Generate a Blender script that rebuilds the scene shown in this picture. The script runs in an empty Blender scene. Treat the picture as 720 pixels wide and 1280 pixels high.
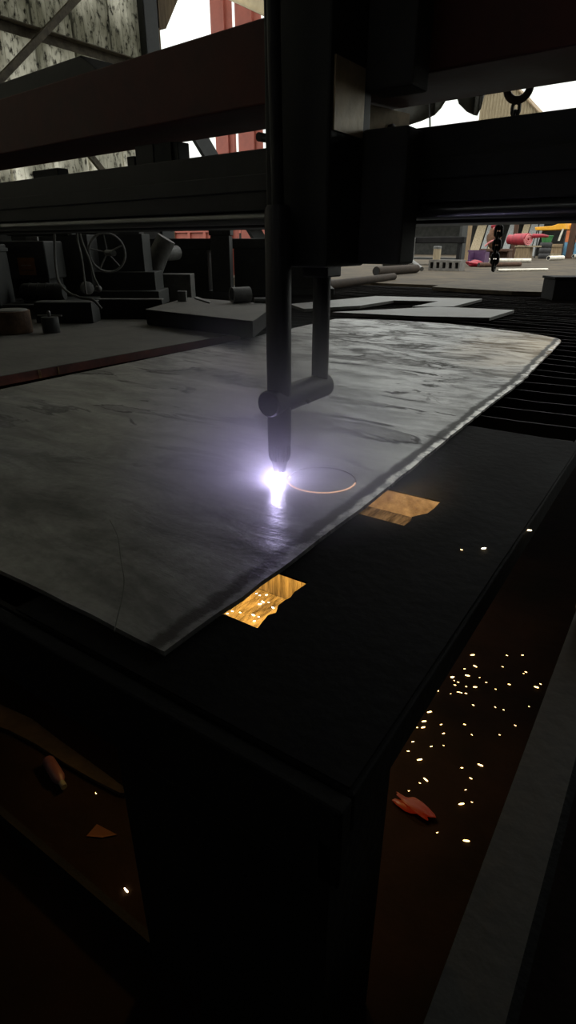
import bpy, bmesh, math, random
from math import sin, cos, radians, pi
from mathutils import Vector, Matrix
random.seed(7)
C = bpy.context.scene.collection
CAMZ = 1.35
PITCH, HEAD = radians(24.95), radians(33.69)

# ------------------------------------------------------------------ layout helpers
def ray(x, y):
    r = (x-360)/720; d = (y-640)/720
    f = cos(PITCH)-d*sin(PITCH); z = -(sin(PITCH)+d*cos(PITCH))
    return (-sin(HEAD)*f+cos(HEAD)*r, cos(HEAD)*f+sin(HEAD)*r, z)
def P(x, y, z):
    a = ray(x, y); t = (z-CAMZ)/a[2]; return Vector((a[0]*t, a[1]*t, z))
def PY(x, y, Y):
    a = ray(x, y); t = Y/a[1]; return Vector((a[0]*t, Y, CAMZ+a[2]*t))
def PX(x, y, X):
    a = ray(x, y); t = X/a[0]; return Vector((X, a[1]*t, CAMZ+a[2]*t))

# ------------------------------------------------------------------ materials
def new_mat(name):
    m = bpy.data.materials.new(name); m.use_nodes = True
    nt = m.node_tree; b = nt.nodes['Principled BSDF']
    return m, nt, b
def mat(name, c1, c2=None, scale=6.0, rough=.7, metal=0.0, bump=.15, spec=.5, rvar=.15, stretch=(1, 1, 1)):
    m, nt, b = new_mat(name); N = nt.nodes.new; L = nt.links.new
    c2 = c2 or tuple(v*.6 for v in c1)
    tc = N('ShaderNodeTexCoord'); mp = N('ShaderNodeMapping'); mp.inputs['Scale'].default_value = stretch
    L(tc.outputs['Object'], mp.inputs['Vector'])
    n = N('ShaderNodeTexNoise'); n.inputs['Scale'].default_value = scale; n.inputs['Detail'].default_value = 8; n.inputs['Roughness'].default_value = .65
    L(mp.outputs['Vector'], n.inputs['Vector'])
    r = N('ShaderNodeValToRGB'); r.color_ramp.elements[0].position = .35; r.color_ramp.elements[1].position = .68
    r.color_ramp.elements[0].color = (*c2, 1); r.color_ramp.elements[1].color = (*c1, 1)
    L(n.outputs['Fac'], r.inputs['Fac']); L(r.outputs['Color'], b.inputs['Base Color'])
    mr = N('ShaderNodeMapRange'); mr.inputs['To Min'].default_value = max(.02, rough-rvar); mr.inputs['To Max'].default_value = min(1, rough+rvar)
    L(n.outputs['Fac'], mr.inputs['Value']); L(mr.outputs['Result'], b.inputs['Roughness'])
    b.inputs['Metallic'].default_value = metal; b.inputs['Specular IOR Level'].default_value = spec
    if bump:
        n2 = N('ShaderNodeTexNoise'); n2.inputs['Scale'].default_value = scale*5; n2.inputs['Detail'].default_value = 6
        L(mp.outputs['Vector'], n2.inputs['Vector'])
        bp = N('ShaderNodeBump'); bp.inputs['Strength'].default_value = bump; bp.inputs['Distance'].default_value = .01
        L(n2.outputs['Fac'], bp.inputs['Height']); L(bp.outputs['Normal'], b.inputs['Normal'])
    return m
def emit(name, col, strength):
    m, nt, b = new_mat(name)
    b.inputs['Base Color'].default_value = (.02, .02, .02, 1)
    b.inputs['Emission Color'].default_value = (*col, 1); b.inputs['Emission Strength'].default_value = strength
    return m

def plate_material():
    m, nt, b = new_mat('mill_scale_steel'); N = nt.nodes.new; L = nt.links.new
    tc = N('ShaderNodeTexCoord'); O = tc.outputs['Object']
    def noise(scale, detail=8, rough=.6, dist=0.0, vec=O):
        n = N('ShaderNodeTexNoise'); n.inputs['Scale'].default_value = scale; n.inputs['Detail'].default_value = detail
        n.inputs['Roughness'].default_value = rough; n.inputs['Distortion'].default_value = dist
        L(vec, n.inputs['Vector']); return n.outputs['Fac']
    def ramp(fac, stops):
        r = N('ShaderNodeValToRGB'); e = r.color_ramp.elements
        while len(e) < len(stops): e.new(.5)
        for k, (p, c) in enumerate(stops):
            e[k].position = p; e[k].color = (c, c, c, 1) if isinstance(c, (int, float)) else (*c, 1)
        L(fac, r.inputs['Fac']); return r.outputs['Color']
    def math_(op, a, bb):
        n = N('ShaderNodeMath'); n.operation = op
        for i, v in enumerate((a, bb)):
            if isinstance(v, (int, float)): n.inputs[i].default_value = v
            else: L(v, n.inputs[i])
        return n.outputs[0]
    def mix(fac, a, bb):
        n = N('ShaderNodeMix'); n.data_type = 'RGBA'
        if isinstance(fac, (int, float)): n.inputs['Factor'].default_value = fac
        else: L(fac, n.inputs['Factor'])
        for k, v in ((6, a), (7, bb)):
            if isinstance(v, tuple): n.inputs[k].default_value = (*v, 1)
            else: L(v, n.inputs[k])
        return n.outputs[2]
    mp = N('ShaderNodeMapping'); mp.inputs['Scale'].default_value = (.55, 1.6, 1); mp.inputs['Rotation'].default_value = (0, 0, .2); mp.inputs['Location'].default_value = (.43, .31, 0); L(O, mp.inputs['Vector'])
    V = mp.outputs['Vector']
    base = ramp(noise(5, 10, .68, .6, V), [(.32, (.10, .10, .099)), (.68, (.36, .36, .352))])
    fine = ramp(noise(40, 6, .7), [(.3, .8), (.7, 1.1)])
    mm = N('ShaderNodeMix'); mm.data_type = 'RGBA'; mm.blend_type = 'MULTIPLY'; mm.inputs['Factor'].default_value = 1
    L(base, mm.inputs[6]); L(fine, mm.inputs[7]); col = mm.outputs[2]
    sy = N('ShaderNodeSeparateXYZ'); L(O, sy.inputs[0]); worn = ramp(math_('DIVIDE', sy.outputs['Y'], 4.4), [(.19, .15), (.33, 1.0)])
    # dried puddle outlines: a contour of a warped noise, only inside some areas
    tide_n = noise(2.6, 9, .62, .8, V)
    line = ramp(tide_n, [(.555, 0.0), (.575, 1.0), (.592, 1.0), (.615, 0.0)])
    fill = ramp(tide_n, [(.58, 0.0), (.64, .55)])
    where = ramp(noise(1.1, 3, .5), [(.36, 0.0), (.46, 1.0)])
    fill = math_('MULTIPLY', fill, worn); line = math_('MULTIPLY', line, worn)
    col = mix(math_('MULTIPLY', fill, .8), col, (.115, .108, .1))
    col = mix(math_('MULTIPLY', math_('MULTIPLY', line, where), .85), col, (.045, .04, .036))
    sx = N('ShaderNodeSeparateXYZ'); L(O, sx.inputs[0])
    X, Y = sx.outputs['X'], sx.outputs['Y']
    # dark smears in the far third
    far = ramp(math_('DIVIDE', Y, 4.4), [(.35, 0.0), (.75, 1.0)])
    mp2 = N('ShaderNodeMapping'); mp2.inputs['Scale'].default_value = (1.4, 3.2, 1); L(O, mp2.inputs['Vector'])
    smear = ramp(noise(2.2, 10, .7, 1.2, mp2.outputs['Vector']), [(.47, 0.0), (.6, 1.0)])
    col = mix(math_('MULTIPLY', math_('MULTIPLY', smear, far), .85), col, (.06, .055, .048))
    # rust at the far right corner
    dx = math_('ADD', X, -.92); dy = math_('ADD', Y, -4.1)
    dd = math_('SQRT', math_('ADD', math_('MULTIPLY', dx, dx), math_('MULTIPLY', math_('MULTIPLY', dy, dy), .35)), 0)
    rust = ramp(math_('ADD', dd, math_('MULTIPLY', noise(4, 6), .5)), [(.3, .9), (1.25, 0.0)])
    col = mix(rust, col, (.36, .25, .11))
    # worn right edge: a dark band and a flaking pale lip
    Xs = math_('ADD', X, math_('ADD', math_('MULTIPLY', math_('MAXIMUM', math_('ADD', Y, -1.2), 0), .02), math_('MULTIPLY', math_('MAXIMUM', math_('ADD', Y, -3.0), 0), .045)))
    ed = math_('ADD', Xs, math_('MULTIPLY', math_('ADD', noise(9, 6, .7), -.5), .06))
    band = ramp(math_('ADD', math_('MULTIPLY', ed, 1.0), -.4), [(.478, 0.0), (.490, .95), (.507, .95), (.517, 0.1)])
    col = mix(band, col, (.06, .055, .05))
    lip = ramp(math_('ADD', ed, -.4), [(.510, 0.0), (.516, 1.0)])
    flake = ramp(noise(22, 5, .7), [(.44, 0.0), (.52, 1.0)])
    col = mix(math_('MULTIPLY', math_('MULTIPLY', lip, flake), worn), col, (.66, .64, .6))
    L(col, b.inputs['Base Color'])
    stain = math_('MAXIMUM', math_('MAXIMUM', math_('MULTIPLY', line, where), math_('MULTIPLY', fill, .9)), math_('MULTIPLY', math_('MULTIPLY', smear, far), .95))
    stain = math_('MAXIMUM', stain, math_('MULTIPLY', math_('MULTIPLY', band, worn), .9))
    rr = N('ShaderNodeMapRange'); rr.inputs['To Min'].default_value = .30; rr.inputs['To Max'].default_value = .46
    L(tide_n, rr.inputs['Value']); L(math_('ADD', rr.outputs[0], math_('MULTIPLY', stain, .25)), b.inputs['Roughness'])
    L(math_('MULTIPLY', math_('SUBTRACT', 1.0, stain), .62), b.inputs['Metallic']); L(math_('MULTIPLY', math_('SUBTRACT', 1.0, math_('MULTIPLY', stain, .8)), .5), b.inputs['Specular IOR Level'])
    bp = N('ShaderNodeBump'); bp.inputs['Strength'].default_value = .6; bp.inputs['Distance'].default_value = .004
    L(math_('ADD', noise(7, 8, .7, .4, V), math_('MULTIPLY', noise(60, 4), .25)), bp.inputs['Height']); L(bp.outputs['Normal'], b.inputs['Normal'])
    return m

def sheet_material():
    """old translucent sheeting, mould-spotted, the daylight behind shows through"""
    m, nt, b = new_mat('mouldy_translucent_sheet'); N = nt.nodes.new; L = nt.links.new
    tc = N('ShaderNodeTexCoord'); mp = N('ShaderNodeMapping'); mp.inputs['Scale'].default_value = (1, 1, .6); L(tc.outputs['Object'], mp.inputs['Vector'])
    n = N('ShaderNodeTexNoise'); n.inputs['Scale'].default_value = 19; n.inputs['Detail'].default_value = 10; n.inputs['Roughness'].default_value = .7
    L(mp.outputs[0], n.inputs['Vector'])
    r = N('ShaderNodeValToRGB'); e = r.color_ramp.elements
    e[0].position = .365; e[0].color = (.12, .115, .10, 1); e[1].position = .475; e[1].color = (.92, .90, .82, 1)
    L(n.outputs['Fac'], r.inputs[0])
    n3 = N('ShaderNodeTexNoise'); n3.inputs['Scale'].default_value = 1.6; n3.inputs['Detail'].default_value = 5; L(mp.outputs[0], n3.inputs['Vector'])
    r3 = N('ShaderNodeValToRGB'); r3.color_ramp.elements[0].position = .35; r3.color_ramp.elements[0].color = (.36, .36, .33, 1); r3.color_ramp.elements[1].position = .6
    L(n3.outputs['Fac'], r3.inputs[0])
    mx = N('ShaderNodeMix'); mx.data_type = 'RGBA'; mx.blend_type = 'MULTIPLY'; mx.inputs['Factor'].default_value = 1
    L(r.outputs[0], mx.inputs[6]); L(r3.outputs[0], mx.inputs[7])
    L(mx.outputs[2], b.inputs['Base Color']); b.inputs['Roughness'].default_value = .8
    t = N('ShaderNodeBsdfTranslucent'); L(mx.outputs[2], t.inputs['Color'])
    s = N('ShaderNodeMixShader'); s.inputs[0].default_value = .8
    L(b.outputs[0], s.inputs[1]); L(t.outputs[0], s.inputs[2]); L(s.outputs[0], nt.nodes['Material Output'].inputs['Surface'])
    return m

M = {
 'plate': plate_material(),
 'sheet': sheet_material(),
 'dark_steel': mat('dark_oxidised_steel', (.016, .0155, .015), (.008, .008, .008), 8, .8, .0, .3, .12),
 'scrap': mat('burnt_scrap_sheet', (.012, .011, .011), (.006, .006, .006), 7, .8, .0, .25, .06),
 'slat': mat('burnt_slat', (.018, .016, .015), (.008, .007, .007), 12, .8, .0, .4, .2),
 'slag': mat('slag_covered_tray', (.5, .4, .27), (.07, .05, .03), 11, .85, .0, 1.0, .3, stretch=(5, 1, .35)),
 'tan_slag': mat('tan_scorched_sheet', (.55, .42, .27), (.2, .13, .07), 14, .7, .0, .6, .3),
 'beam_red': mat('dull_red_oxide_paint', (.12, .036, .028), (.07, .024, .02), 5, .6, .0, .12, .3),
 'beam_black': mat('greasy_black_paint', (.042, .042, .04), (.024, .024, .023), 5, .5, .0, .1, .3),
 'rail_steel': mat('polished_guide_rail', (.14, .145, .145), (.12, .12, .12), 4, .3, .8, .0, rvar=.05),
 'housing': mat('dusty_black_housing', (.085, .082, .075), (.05, .049, .046), 6, .75, .0, .1, .25),
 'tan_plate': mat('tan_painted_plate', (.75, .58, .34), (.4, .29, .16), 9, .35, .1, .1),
 'torch': mat('sooty_torch_brass', (.055, .05, .052), (.03, .028, .03), 18, .5, .35, .1, .4, stretch=(6, 6, .4)),
 'concrete': mat('oily_concrete', (.017, .010, .008), (.007, .005, .004), 3, .95, .0, .4, .05),
 'yard': mat('dusty_yard_slab', (.08, .062, .038), (.022, .017, .011), 1.6, .9, .0, .5, .2),
 'red_edge': mat('red_primed_plate_edge', (.13, .045, .035), (.07, .03, .025), 10, .75, .0, .15, .25),
 'dull_plate': mat('dusty_plate_top', (.12, .115, .1), (.06, .058, .05), 5, .7, .1, .25, .4),
 'grey_plate': mat('grey_offcut_plate', (.095, .092, .08), (.045, .044, .04), 6, .5, .2, .2),
 'grey_dark': mat('grey_machine_paint', (.04, .042, .039), (.02, .021, .02), 6, .65, .0, .15, .3),
 'grey_mid': mat('weathered_grey_metal', (.15, .15, .14), (.07, .07, .065), 9, .6, .2, .3),
 'brown_plate': mat('brown_dusty_plate', (.085, .07, .048), (.03, .024, .016), 5, .85, .0, .4, .2),
 'dark_rust': mat('dark_brown_rust', (.045, .033, .024), (.02, .015, .011), 12, .85, .0, .4, .2),
 'rust': mat('brown_rust', (.12, .075, .045), (.05, .03, .02), 12, .85, .0, .4, .2),
 'rubber': mat('black_rubber_cable', (.03, .03, .03), (.02, .02, .02), 10, .55, .0, .05, .4),
 'pale_cable': mat('dusty_cable', (.10, .10, .09), (.06, .06, .05), 10, .7, .0, .05, .3),
 'orange': mat('orange_label', (.32, .13, .03), (.2, .08, .02), 25, .6, .0, .0),
 'pale_label': mat('pale_label_print', (.4, .36, .28), (.25, .22, .16), 25, .6, .0, .0),
 'wall_dark': mat('dark_block_wall', (.04, .04, .036), (.02, .02, .018), 5, .9, .0, .4, .2),
 'post': mat('weathered_angle_iron', (.2, .17, .12), (.09, .075, .055), 12, .7, .1, .3, .3),
 'column': mat('grey_painted_column', (.07, .075, .075), (.04, .042, .042), 6, .6, .1, .1, .3),
 'roof': mat('dark_roof_sheet', (.05, .05, .05), (.03, .03, .03), 3, .8, .0, .1, .2),
 'red_steel': mat('red_painted_steel', (.4, .11, .075), (.3, .08, .055), 5, .6, .0, .1),
 'tan_girder': mat('tan_girder_paint', (.5, .42, .26), (.36, .29, .17), 5, .6, .0, .1),
 'wood': mat('weathered_wood', (.3, .22, .13), (.14, .1, .06), 9, .8, .0, .3, .2, stretch=(3, 3, .3)),
 'wood_pale': mat('pale_board', (.36, .3, .2), (.2, .16, .1), 9, .8, .0, .2, .2, stretch=(3, 3, .3)),
 'wood_grey': mat('greyed_board', (.27, .28, .27), (.14, .14, .135), 9, .8, .0, .2, .2, stretch=(3, 3, .3)),
 'wood_dark': mat('dark_brown_timber', (.1, .055, .035), (.045, .026, .018), 9, .8, .0, .2, .2, stretch=(3, 3, .3)),
 'red_cloth': mat('red_tarpaulin', (.38, .012, .03), (.17, .006, .014), 5, .55, .0, .3),
 'pink': mat('pink_trim', (.6, .2, .2), (.5, .15, .15), 6, .7, .0, .1),
 'sack': mat('brown_sacking', (.17, .09, .05), (.08, .045, .03), 10, .9, .0, .4, .2),
 'yellow': mat('yellow_canopy_cloth', (.85, .42, .02), (.65, .29, .01), 4, .6, .0, .1),
 'orange_paint': mat('orange_paint', (.6, .17, .05), (.4, .1, .03), 5, .6, .0, .1),
 'blue': mat('blue_paint', (.12, .3, .42), (.05, .14, .24), 5, .6, .0, .1),
 'green': mat('green_plastic', (.05, .22, .06), (.03, .13, .04), 6, .5, .0, .05),
 'purple': mat('purple_plastic', (.09, .035, .1), (.05, .02, .06), 6, .5, .0, .05),
 'white_pipe': mat('off_white_pipe', (.75, .71, .6), (.5, .46, .38), 8, .5, .0, .1),
 'block': mat('grey_cast_block', (.17, .16, .14), (.09, .085, .075), 9, .85, .0, .3),
 'hole': mat('dark_recess', (.012, .012, .012), (.008, .008, .008), 6, .9, .0, .0),
 'tarp': mat('black_tarpaulin', (.035, .035, .032), (.02, .02, .018), 6, .6, .0, .3),
 'tarp_grey': mat('grey_canvas', (.14, .135, .115), (.07, .068, .058), 6, .7, .0, .3),
 'hook': mat('rusty_hook_iron', (.07, .04, .03), (.035, .022, .018), 12, .6, .4, .2),
 'chain': mat('black_chain_iron', (.03, .028, .025), (.015, .015, .014), 12, .5, .5, .1),
 'plastic_pink': mat('pale_pink_plastic', (.16, .07, .085), (.09, .035, .045), 9, .5, .0, .1),
 'paper': mat('orange_brown_card', (.16, .055, .02), (.1, .035, .012), 9, .9, .0, .1),
 'spark': emit('hot_spark', (1.0, .62, .22), 9),
 'spark_white': emit('white_hot_spark', (1.0, .78, .45), 16),
 'arc': emit('plasma_arc_core', (.78, .76, 1.0), 110),
 'hot_slag': emit('dull_red_hot_slag', (1.0, .05, .008), .07),
 'kerf': mat('fresh_cut_kerf', (.08, .05, .04), (.04, .028, .022), 30, .8, .0, .1),
 'kerf_hot': emit('hot_kerf', (1.0, .58, .36), 1.0),
}

# ------------------------------------------------------------------ geometry helpers
def box(bm, lo, hi, rot=None, taper=None):
    lo, hi = Vector(lo), Vector(hi)
    c = (lo+hi)/2; s = hi-lo
    r = bmesh.ops.create_cube(bm, size=1)
    for v in r['verts']:
        v.co = Vector((v.co.x*s.x, v.co.y*s.y, v.co.z*s.z))
        if taper and v.co.z > 0: v.co.x *= taper; v.co.y *= taper
        if rot is not None: v.co = rot @ v.co
        v.co += c
    return r['verts']
def frame_of(d):
    d = Vector(d).normalized(); u = d.cross(Vector((0, 0, 1)))
    if u.length < 1e-4: u = Vector((1, 0, 0))
    u.normalize(); return u, d.cross(u).normalized()
def tube(bm, pts, r, n=12, cap=True):
    """swept round bar through points; r a number or one radius per point"""
    pts = [Vector(p) for p in pts]; rs = r if isinstance(r, (list, tuple)) else [r]*len(pts)
    rings = []; u0 = None
    for i, p in enumerate(pts):
        d = (pts[min(i+1, len(pts)-1)]-pts[max(i-1, 0)])
        if u0 is None: u, w = frame_of(d)
        else:
            dn = d.normalized(); u = (u0-dn*u0.dot(dn)); u = u.normalized() if u.length > 1e-5 else frame_of(d)[0]; w = dn.cross(u)
        u0 = u
        rings.append([bm.verts.new(p+(u*cos(2*pi*k/n)+w*sin(2*pi*k/n))*rs[i]) for k in range(n)])
    for a, b in zip(rings, rings[1:]):
        for k in range(n): bm.faces.new((a[k], a[(k+1) % n], b[(k+1) % n], b[k]))
    if cap: bm.faces.new(rings[0][::-1]); bm.faces.new(rings[-1])
def lathe(bm, base, prof, n=32, axis=(0, 0, 1)):
    """profile [(radius, height)] around an axis through base"""
    base = Vector(base); a = Vector(axis).normalized(); u, w = frame_of(a)
    rings = [[bm.verts.new(base+a*h+(u*cos(2*pi*k/n)+w*sin(2*pi*k/n))*max(r, 1e-4)) for k in range(n)] for r, h in prof]
    for p, q in zip(rings, rings[1:]):
        for k in range(n): bm.faces.new((p[k], p[(k+1) % n], q[(k+1) % n], q[k]))
    bm.faces.new(rings[0][::-1]); bm.faces.new(rings[-1])
def prism(bm, pts, d):
    """polygon of 3-D points pushed along d"""
    d = Vector(d); a = [bm.verts.new(Vector(p)) for p in pts]; b = [bm.verts.new(Vector(p)+d) for p in pts]
    bm.faces.new(a); bm.faces.new(b[::-1])
    for i in range(len(a)):
        j = (i+1) % len(a); bm.faces.new((a[j], a[i], b[i], b[j]))
def torus(bm, c, u, w, R, r, n=20, m=8, stretch=0.0, arc=1.0):
    c, u, w = Vector(c), Vector(u).normalized(), Vector(w).normalized(); nn = u.cross(w)
    rings = []
    cnt = n if arc >= 1 else n+1
    for k in range(cnt):
        t = 2*pi*arc*k/n; d = u*cos(t)+w*sin(t)
        o = c+d*R+w*(stretch if sin(t) > 0 else -stretch)
        rings.append([bm.verts.new(o+(d*cos(2*pi*j/m)+nn*sin(2*pi*j/m))*r) for j in range(m)])
    lim = cnt if arc >= 1 else cnt-1
    for k in range(lim):
        p, q = rings[k], rings[(k+1) % cnt]
        for j in range(m): bm.faces.new((p[j], p[(j+1) % m], q[(j+1) % m], q[j]))
    if arc < 1: bm.faces.new(rings[0]); bm.faces.new(rings[-1][::-1])

def smoothpts(ps, n=6):
    out = []
    for i in range(len(ps)-1):
        p0, p1, p2, p3 = ps[max(i-1, 0)], ps[i], ps[i+1], ps[min(i+2, len(ps)-1)]
        for k in range(n):
            t_ = k/n; out.append(.5*((2*p1)+(-p0+p2)*t_+(2*p0-5*p1+4*p2-p3)*t_*t_+(-p0+3*p1-3*p2+p3)*t_**3))
    return out+[ps[-1]]
smoothpts_ = smoothpts
ROOTLOC = {}
def build(name, bm, m, parent=None, bevel=0.0, smooth=False):
    bmesh.ops.recalc_face_normals(bm, faces=bm.faces)
    if parent is not None:
        org = ROOTLOC[parent.name]
    else:
        lo = [min(v.co[i] for v in bm.verts) for i in range(3)]; hi = [max(v.co[i] for v in bm.verts) for i in range(3)]
        org = Vector(((lo[0]+hi[0])/2, (lo[1]+hi[1])/2, lo[2]))
    for v in bm.verts: v.co -= org
    me = bpy.data.meshes.new(name); bm.to_mesh(me); bm.free()
    me.materials.append(M[m])
    if smooth:
        for p in me.polygons: p.use_smooth = True
    o = bpy.data.objects.new(name, me); C.objects.link(o)
    if parent is not None: o.parent = parent
    else: o.location = org
    ROOTLOC[o.name] = org
    if smooth:
        md = o.modifiers.new('edges', 'EDGE_SPLIT'); md.split_angle = radians(40)
    if bevel:
        md = o.modifiers.new('edge', 'BEVEL'); md.width = bevel; md.segments = 2; md.limit_method = 'ANGLE'; md.angle_limit = radians(40)
    return o
def tag(o, label, cat, group=None, kind=None):
    o['label'] = label; o['category'] = cat
    if group: o['group'] = group
    if kind: o['kind'] = kind
    return o
def thing(name, loc, label, cat, group=None):
    o = bpy.data.objects.new(name, None); C.objects.link(o); o.location = loc; o.empty_display_size = .1
    ROOTLOC[o.name] = Vector(loc)
    return tag(o, label, cat, group)
def struct(name, bm, m, **k):
    o = build(name, bm, m, **k); o['kind'] = 'structure'; return o
def B(): return bmesh.new()
def bx(lo, hi, **k):
    b = B(); box(b, lo, hi, **k); return b
def tb(pts, r, n=12):
    b = B(); tube(b, pts, r, n); return b
def lt(base, prof, n=32, axis=(0, 0, 1)):
    b = B(); lathe(b, base, prof, n, axis); return b
def pr(pts, d):
    b = B(); prism(b, pts, d); return b

# ------------------------------------------------------------------ camera and render look
cam_d = bpy.data.cameras.new('camera'); cam = bpy.data.objects.new('camera', cam_d); C.objects.link(cam)
cam.location = (0, 0, CAMZ); cam.rotation_euler = (pi/2-PITCH, 0, HEAD)
cam_d.sensor_fit = 'HORIZONTAL'; cam_d.sensor_width = 36; cam_d.lens = 36; cam_d.clip_start = .02; cam_d.clip_end = 500
S = bpy.context.scene; S.camera = cam
S.view_settings.view_transform = 'Standard'; S.view_settings.look = 'None'; S.view_settings.gamma = 1; S.view_settings.use_curve_mapping = False
S.view_settings.exposure = 0.0
try:
    S.cycles.max_bounces = 8; S.cycles.diffuse_bounces = 4; S.cycles.glossy_bounces = 4; S.cycles.volume_bounces = 0
    S.cycles.sample_clamp_indirect = 4.0; S.cycles.volume_step_rate = 1.0; S.cycles.use_denoising = True
except Exception: pass

# overcast daylight: zenith brighter than the horizon
W = bpy.data.worlds.new('overcast'); S.world = W; W.use_nodes = True
nt = W.node_tree; bg = nt.nodes['Background']
tc = nt.nodes.new('ShaderNodeTexCoord'); sp = nt.nodes.new('ShaderNodeSeparateXYZ'); rp = nt.nodes.new('ShaderNodeValToRGB')
nt.links.new(tc.outputs['Generated'], sp.inputs[0]); nt.links.new(sp.outputs['Z'], rp.inputs[0]); nt.links.new(rp.outputs[0], bg.inputs['Color'])
rp.color_ramp.elements[0].position = .0; rp.color_ramp.elements[0].color = (.36, .375, .345, 1)
rp.color_ramp.elements[1].position = .85; rp.color_ramp.elements[1].color = (1, 1, .98, 1)
e = rp.color_ramp.elements.new(.25); e.color = (.42, .44, .41, 1)
bg.inputs['Strength'].default_value = 3.2

# ------------------------------------------------------------------ setting
struct('floor', bx((-40, -12, -.2), (30, 75, 0)), 'concrete')
struct('trim_1', bx((-30, 9.6, .001), (14, 70, .75)), 'yard')          # raised yard slab beyond the table
struct('wall_back', bx((-6.2, -5.2, .001), (6.2, -5, 5.85)), 'wall_dark')  # unseen; stops short of the ceiling, gap added to let in fill daylight
struct('wall_right', bx((5, -4.99, .001), (5.2, 9.5, 6.2)), 'wall_dark')
struct('ceiling', bx((-6.6, -5.2, 6.22), (6.2, 8.6, 6.4)), 'roof')
struct('wall_left', bx((-6.15, -4.99, .001), (-6.0, 6.0, 1.88)), 'wall_dark')
# sheeting above: overlapping sheets with seams
for k in range(22):
    y0 = -4.95+k*.5
    b = B(); n = 10
    for i in range(n):
        a0 = y0+i*.053; a1 = y0+(i+1)*.053
        x0 = -6.08+.006*(i % 2)-(.008 if k % 2 else 0); x1 = -6.08+.006*((i+1) % 2)-(.008 if k % 2 else 0)
        vs = [b.verts.new(v) for v in ((x0, a0, 1.89), (x1, a1, 1.89), (x1, a1, 6.2), (x0, a0, 6.2))]; b.faces.new(vs)
    o = struct('wall_left_sheet', b, 'sheet')
    sm = o.modifiers.new('thick', 'SOLIDIFY'); sm.thickness = .003
def girt(name, x, p0, p1, w, d, m):
    """angle bar on the inner side of the sheet wall between two points (y,z)"""
    a, c = Vector((x, *p0)), Vector((x, *p1)); dirv = (c-a); L = dirv.length
    dirv.normalize(); nrm = Vector((1, 0, 0)); up = dirv.cross(nrm)
    b = B()
    def bar(o, s1, s2):
        pts = [a+o, a+o+nrm*s1, a+o+nrm*s1+up*s2, a+o+up*s2]; prism(b, pts, dirv*L)
    bar(Vector((0, 0, 0)), d, .008); bar(Vector((0, 0, 0)), .008, w)
    return struct(name, b, m)
q0, q1 = PX(0, 22, -5.98), PX(168, 71, -5.98)
girt('trim_2', -6.06, (-4.9, q0.z), (5.96, q0.z+.02), .09, .1, 'post')
q2, q3 = PX(5, 85, -5.9), PX(86, 0, -5.9)
dq = (q3-q2)
girt('trim_3', -5.9, (q2.y-dq.y*.8, q2.z-dq.z*.8), (q3.y+dq.y*.7, q3.z+dq.z*.7), .07, .05, 'post')
struct('trim_4', bx((-6.22, 6.02, .001), (-5.98, 6.24, 6.2)), 'column', bevel=.01)    # corner column
cq = PX(203, 50, -6.1)
struct('trim_5', bx((-6.16, 6.25, .001), (-6.04, 6.32, 6.2)), 'wood')
# knee brace from the column up to the eaves
k0, k1 = PX(203, 37, -6.1), PX(240, -30, -6.1)
b = B(); prism(b, [(-6.16, k0.y, k0.z), (-6.16, k1.y+.9, k1.z+1.38), (-6.16, 6.3, k1.z+1.7), (-6.16, 6.26, k0.z-.03)], (.12, 0, 0))
struct('trim_6', b, 'wood')
struct('trim_7', bx((-6.2, 6.33, 5.7), (-6.0, 9.3, 6.2)), 'column')
struct('trim_sky_blocker', bx((-6.12, 6.33, 1.56), (-6.02, 9.09, 2.3)), 'wall_dark')  # hidden dark panel added to cut the sky reflected in the plate
struct('trim_8', bx((-6.2, 9.1, .002), (-5.98, 9.32, 5.69)), 'column')
struct('trim_9', bx((-5.97, 9.1, 3.42), (5.2, 9.3, 3.75)), 'column')               # tie beam at the open end
struct('trim_10', bx((5.0, 9.61, .76), (5.2, 9.85, 6.2)), 'column')
# diagonal brace seen through the slot between the beams
d0, d1 = PX(234, 158, -6.3), PX(262, 205, -6.3)
dv = d1-d0; b = B(); prism(b, [d0-dv*1.2, d0-dv*1.2+Vector((0, .36, 0)), d1+dv*3+Vector((0, .36, 0)), d1+dv*3], (-.06, 0, 0)); struct('trim_11', b, 'column')
d0, d1 = PX(104, 190, -5.95), PX(125, 216, -5.95)
dv = d1-d0; b = B(); prism(b, [d0-dv*.6, d0-dv*.6+Vector((0, .07, .02)), d1+dv*2+Vector((0, .07, .02)), d1+dv*2], (.04, 0, 0)); struct('trim_12', b, 'post')

# ------------------------------------------------------------------ outside, left opening
for i, (xa, xb, lab) in enumerate(((266, 291, 'wide red painted steel column outside, the one next to the open sky'), (295.5, 326, 'red painted steel column outside, second from the open sky, under the tan girder'))):
    Yc = 10.4; a = PY(xa, 100, Yc); c = PY(xb, 100, Yc)
    t = thing('steel_column', ((a.x+c.x)/2, Yc, .755), lab, 'column', 'red columns outside')
    w = c.x-a.x
    build('column_face', bx((a.x, Yc, .755), (c.x, Yc+.05, 7.5)), 'red_steel', t, bevel=.008)
    build('flange', bx((a.x+w*.66, Yc-.05, .755), (a.x+w*.74, Yc-.001, 7.5)), 'red_steel', t)
    build('foot_plate', bx((a.x-.03, Yc-.08, .751), (c.x+.0, Yc+.1, .754)), 'red_steel', t)
g0, g1 = PY(288, -2, 9.7), PY(340, 22, 9.7)
t = thing('crane_girder', (g0.x, 9.7, g0.z), 'tan painted girder slanting down over the red columns outside', 'girder')
dg = (g1-g0)
st, en = g0-dg*2.5, g0+dg*2.2
build('web', pr([st, en, en+Vector((0, 0, .45)), st+Vector((0, 0, .45))], (0, .05, 0)), 'tan_girder', t)
q = en-dg*.3; build('support_post', bx((q.x-.12, 9.6, .755), (q.x+.12, 9.85, q.z-.035)), 'tan_girder', t)
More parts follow.
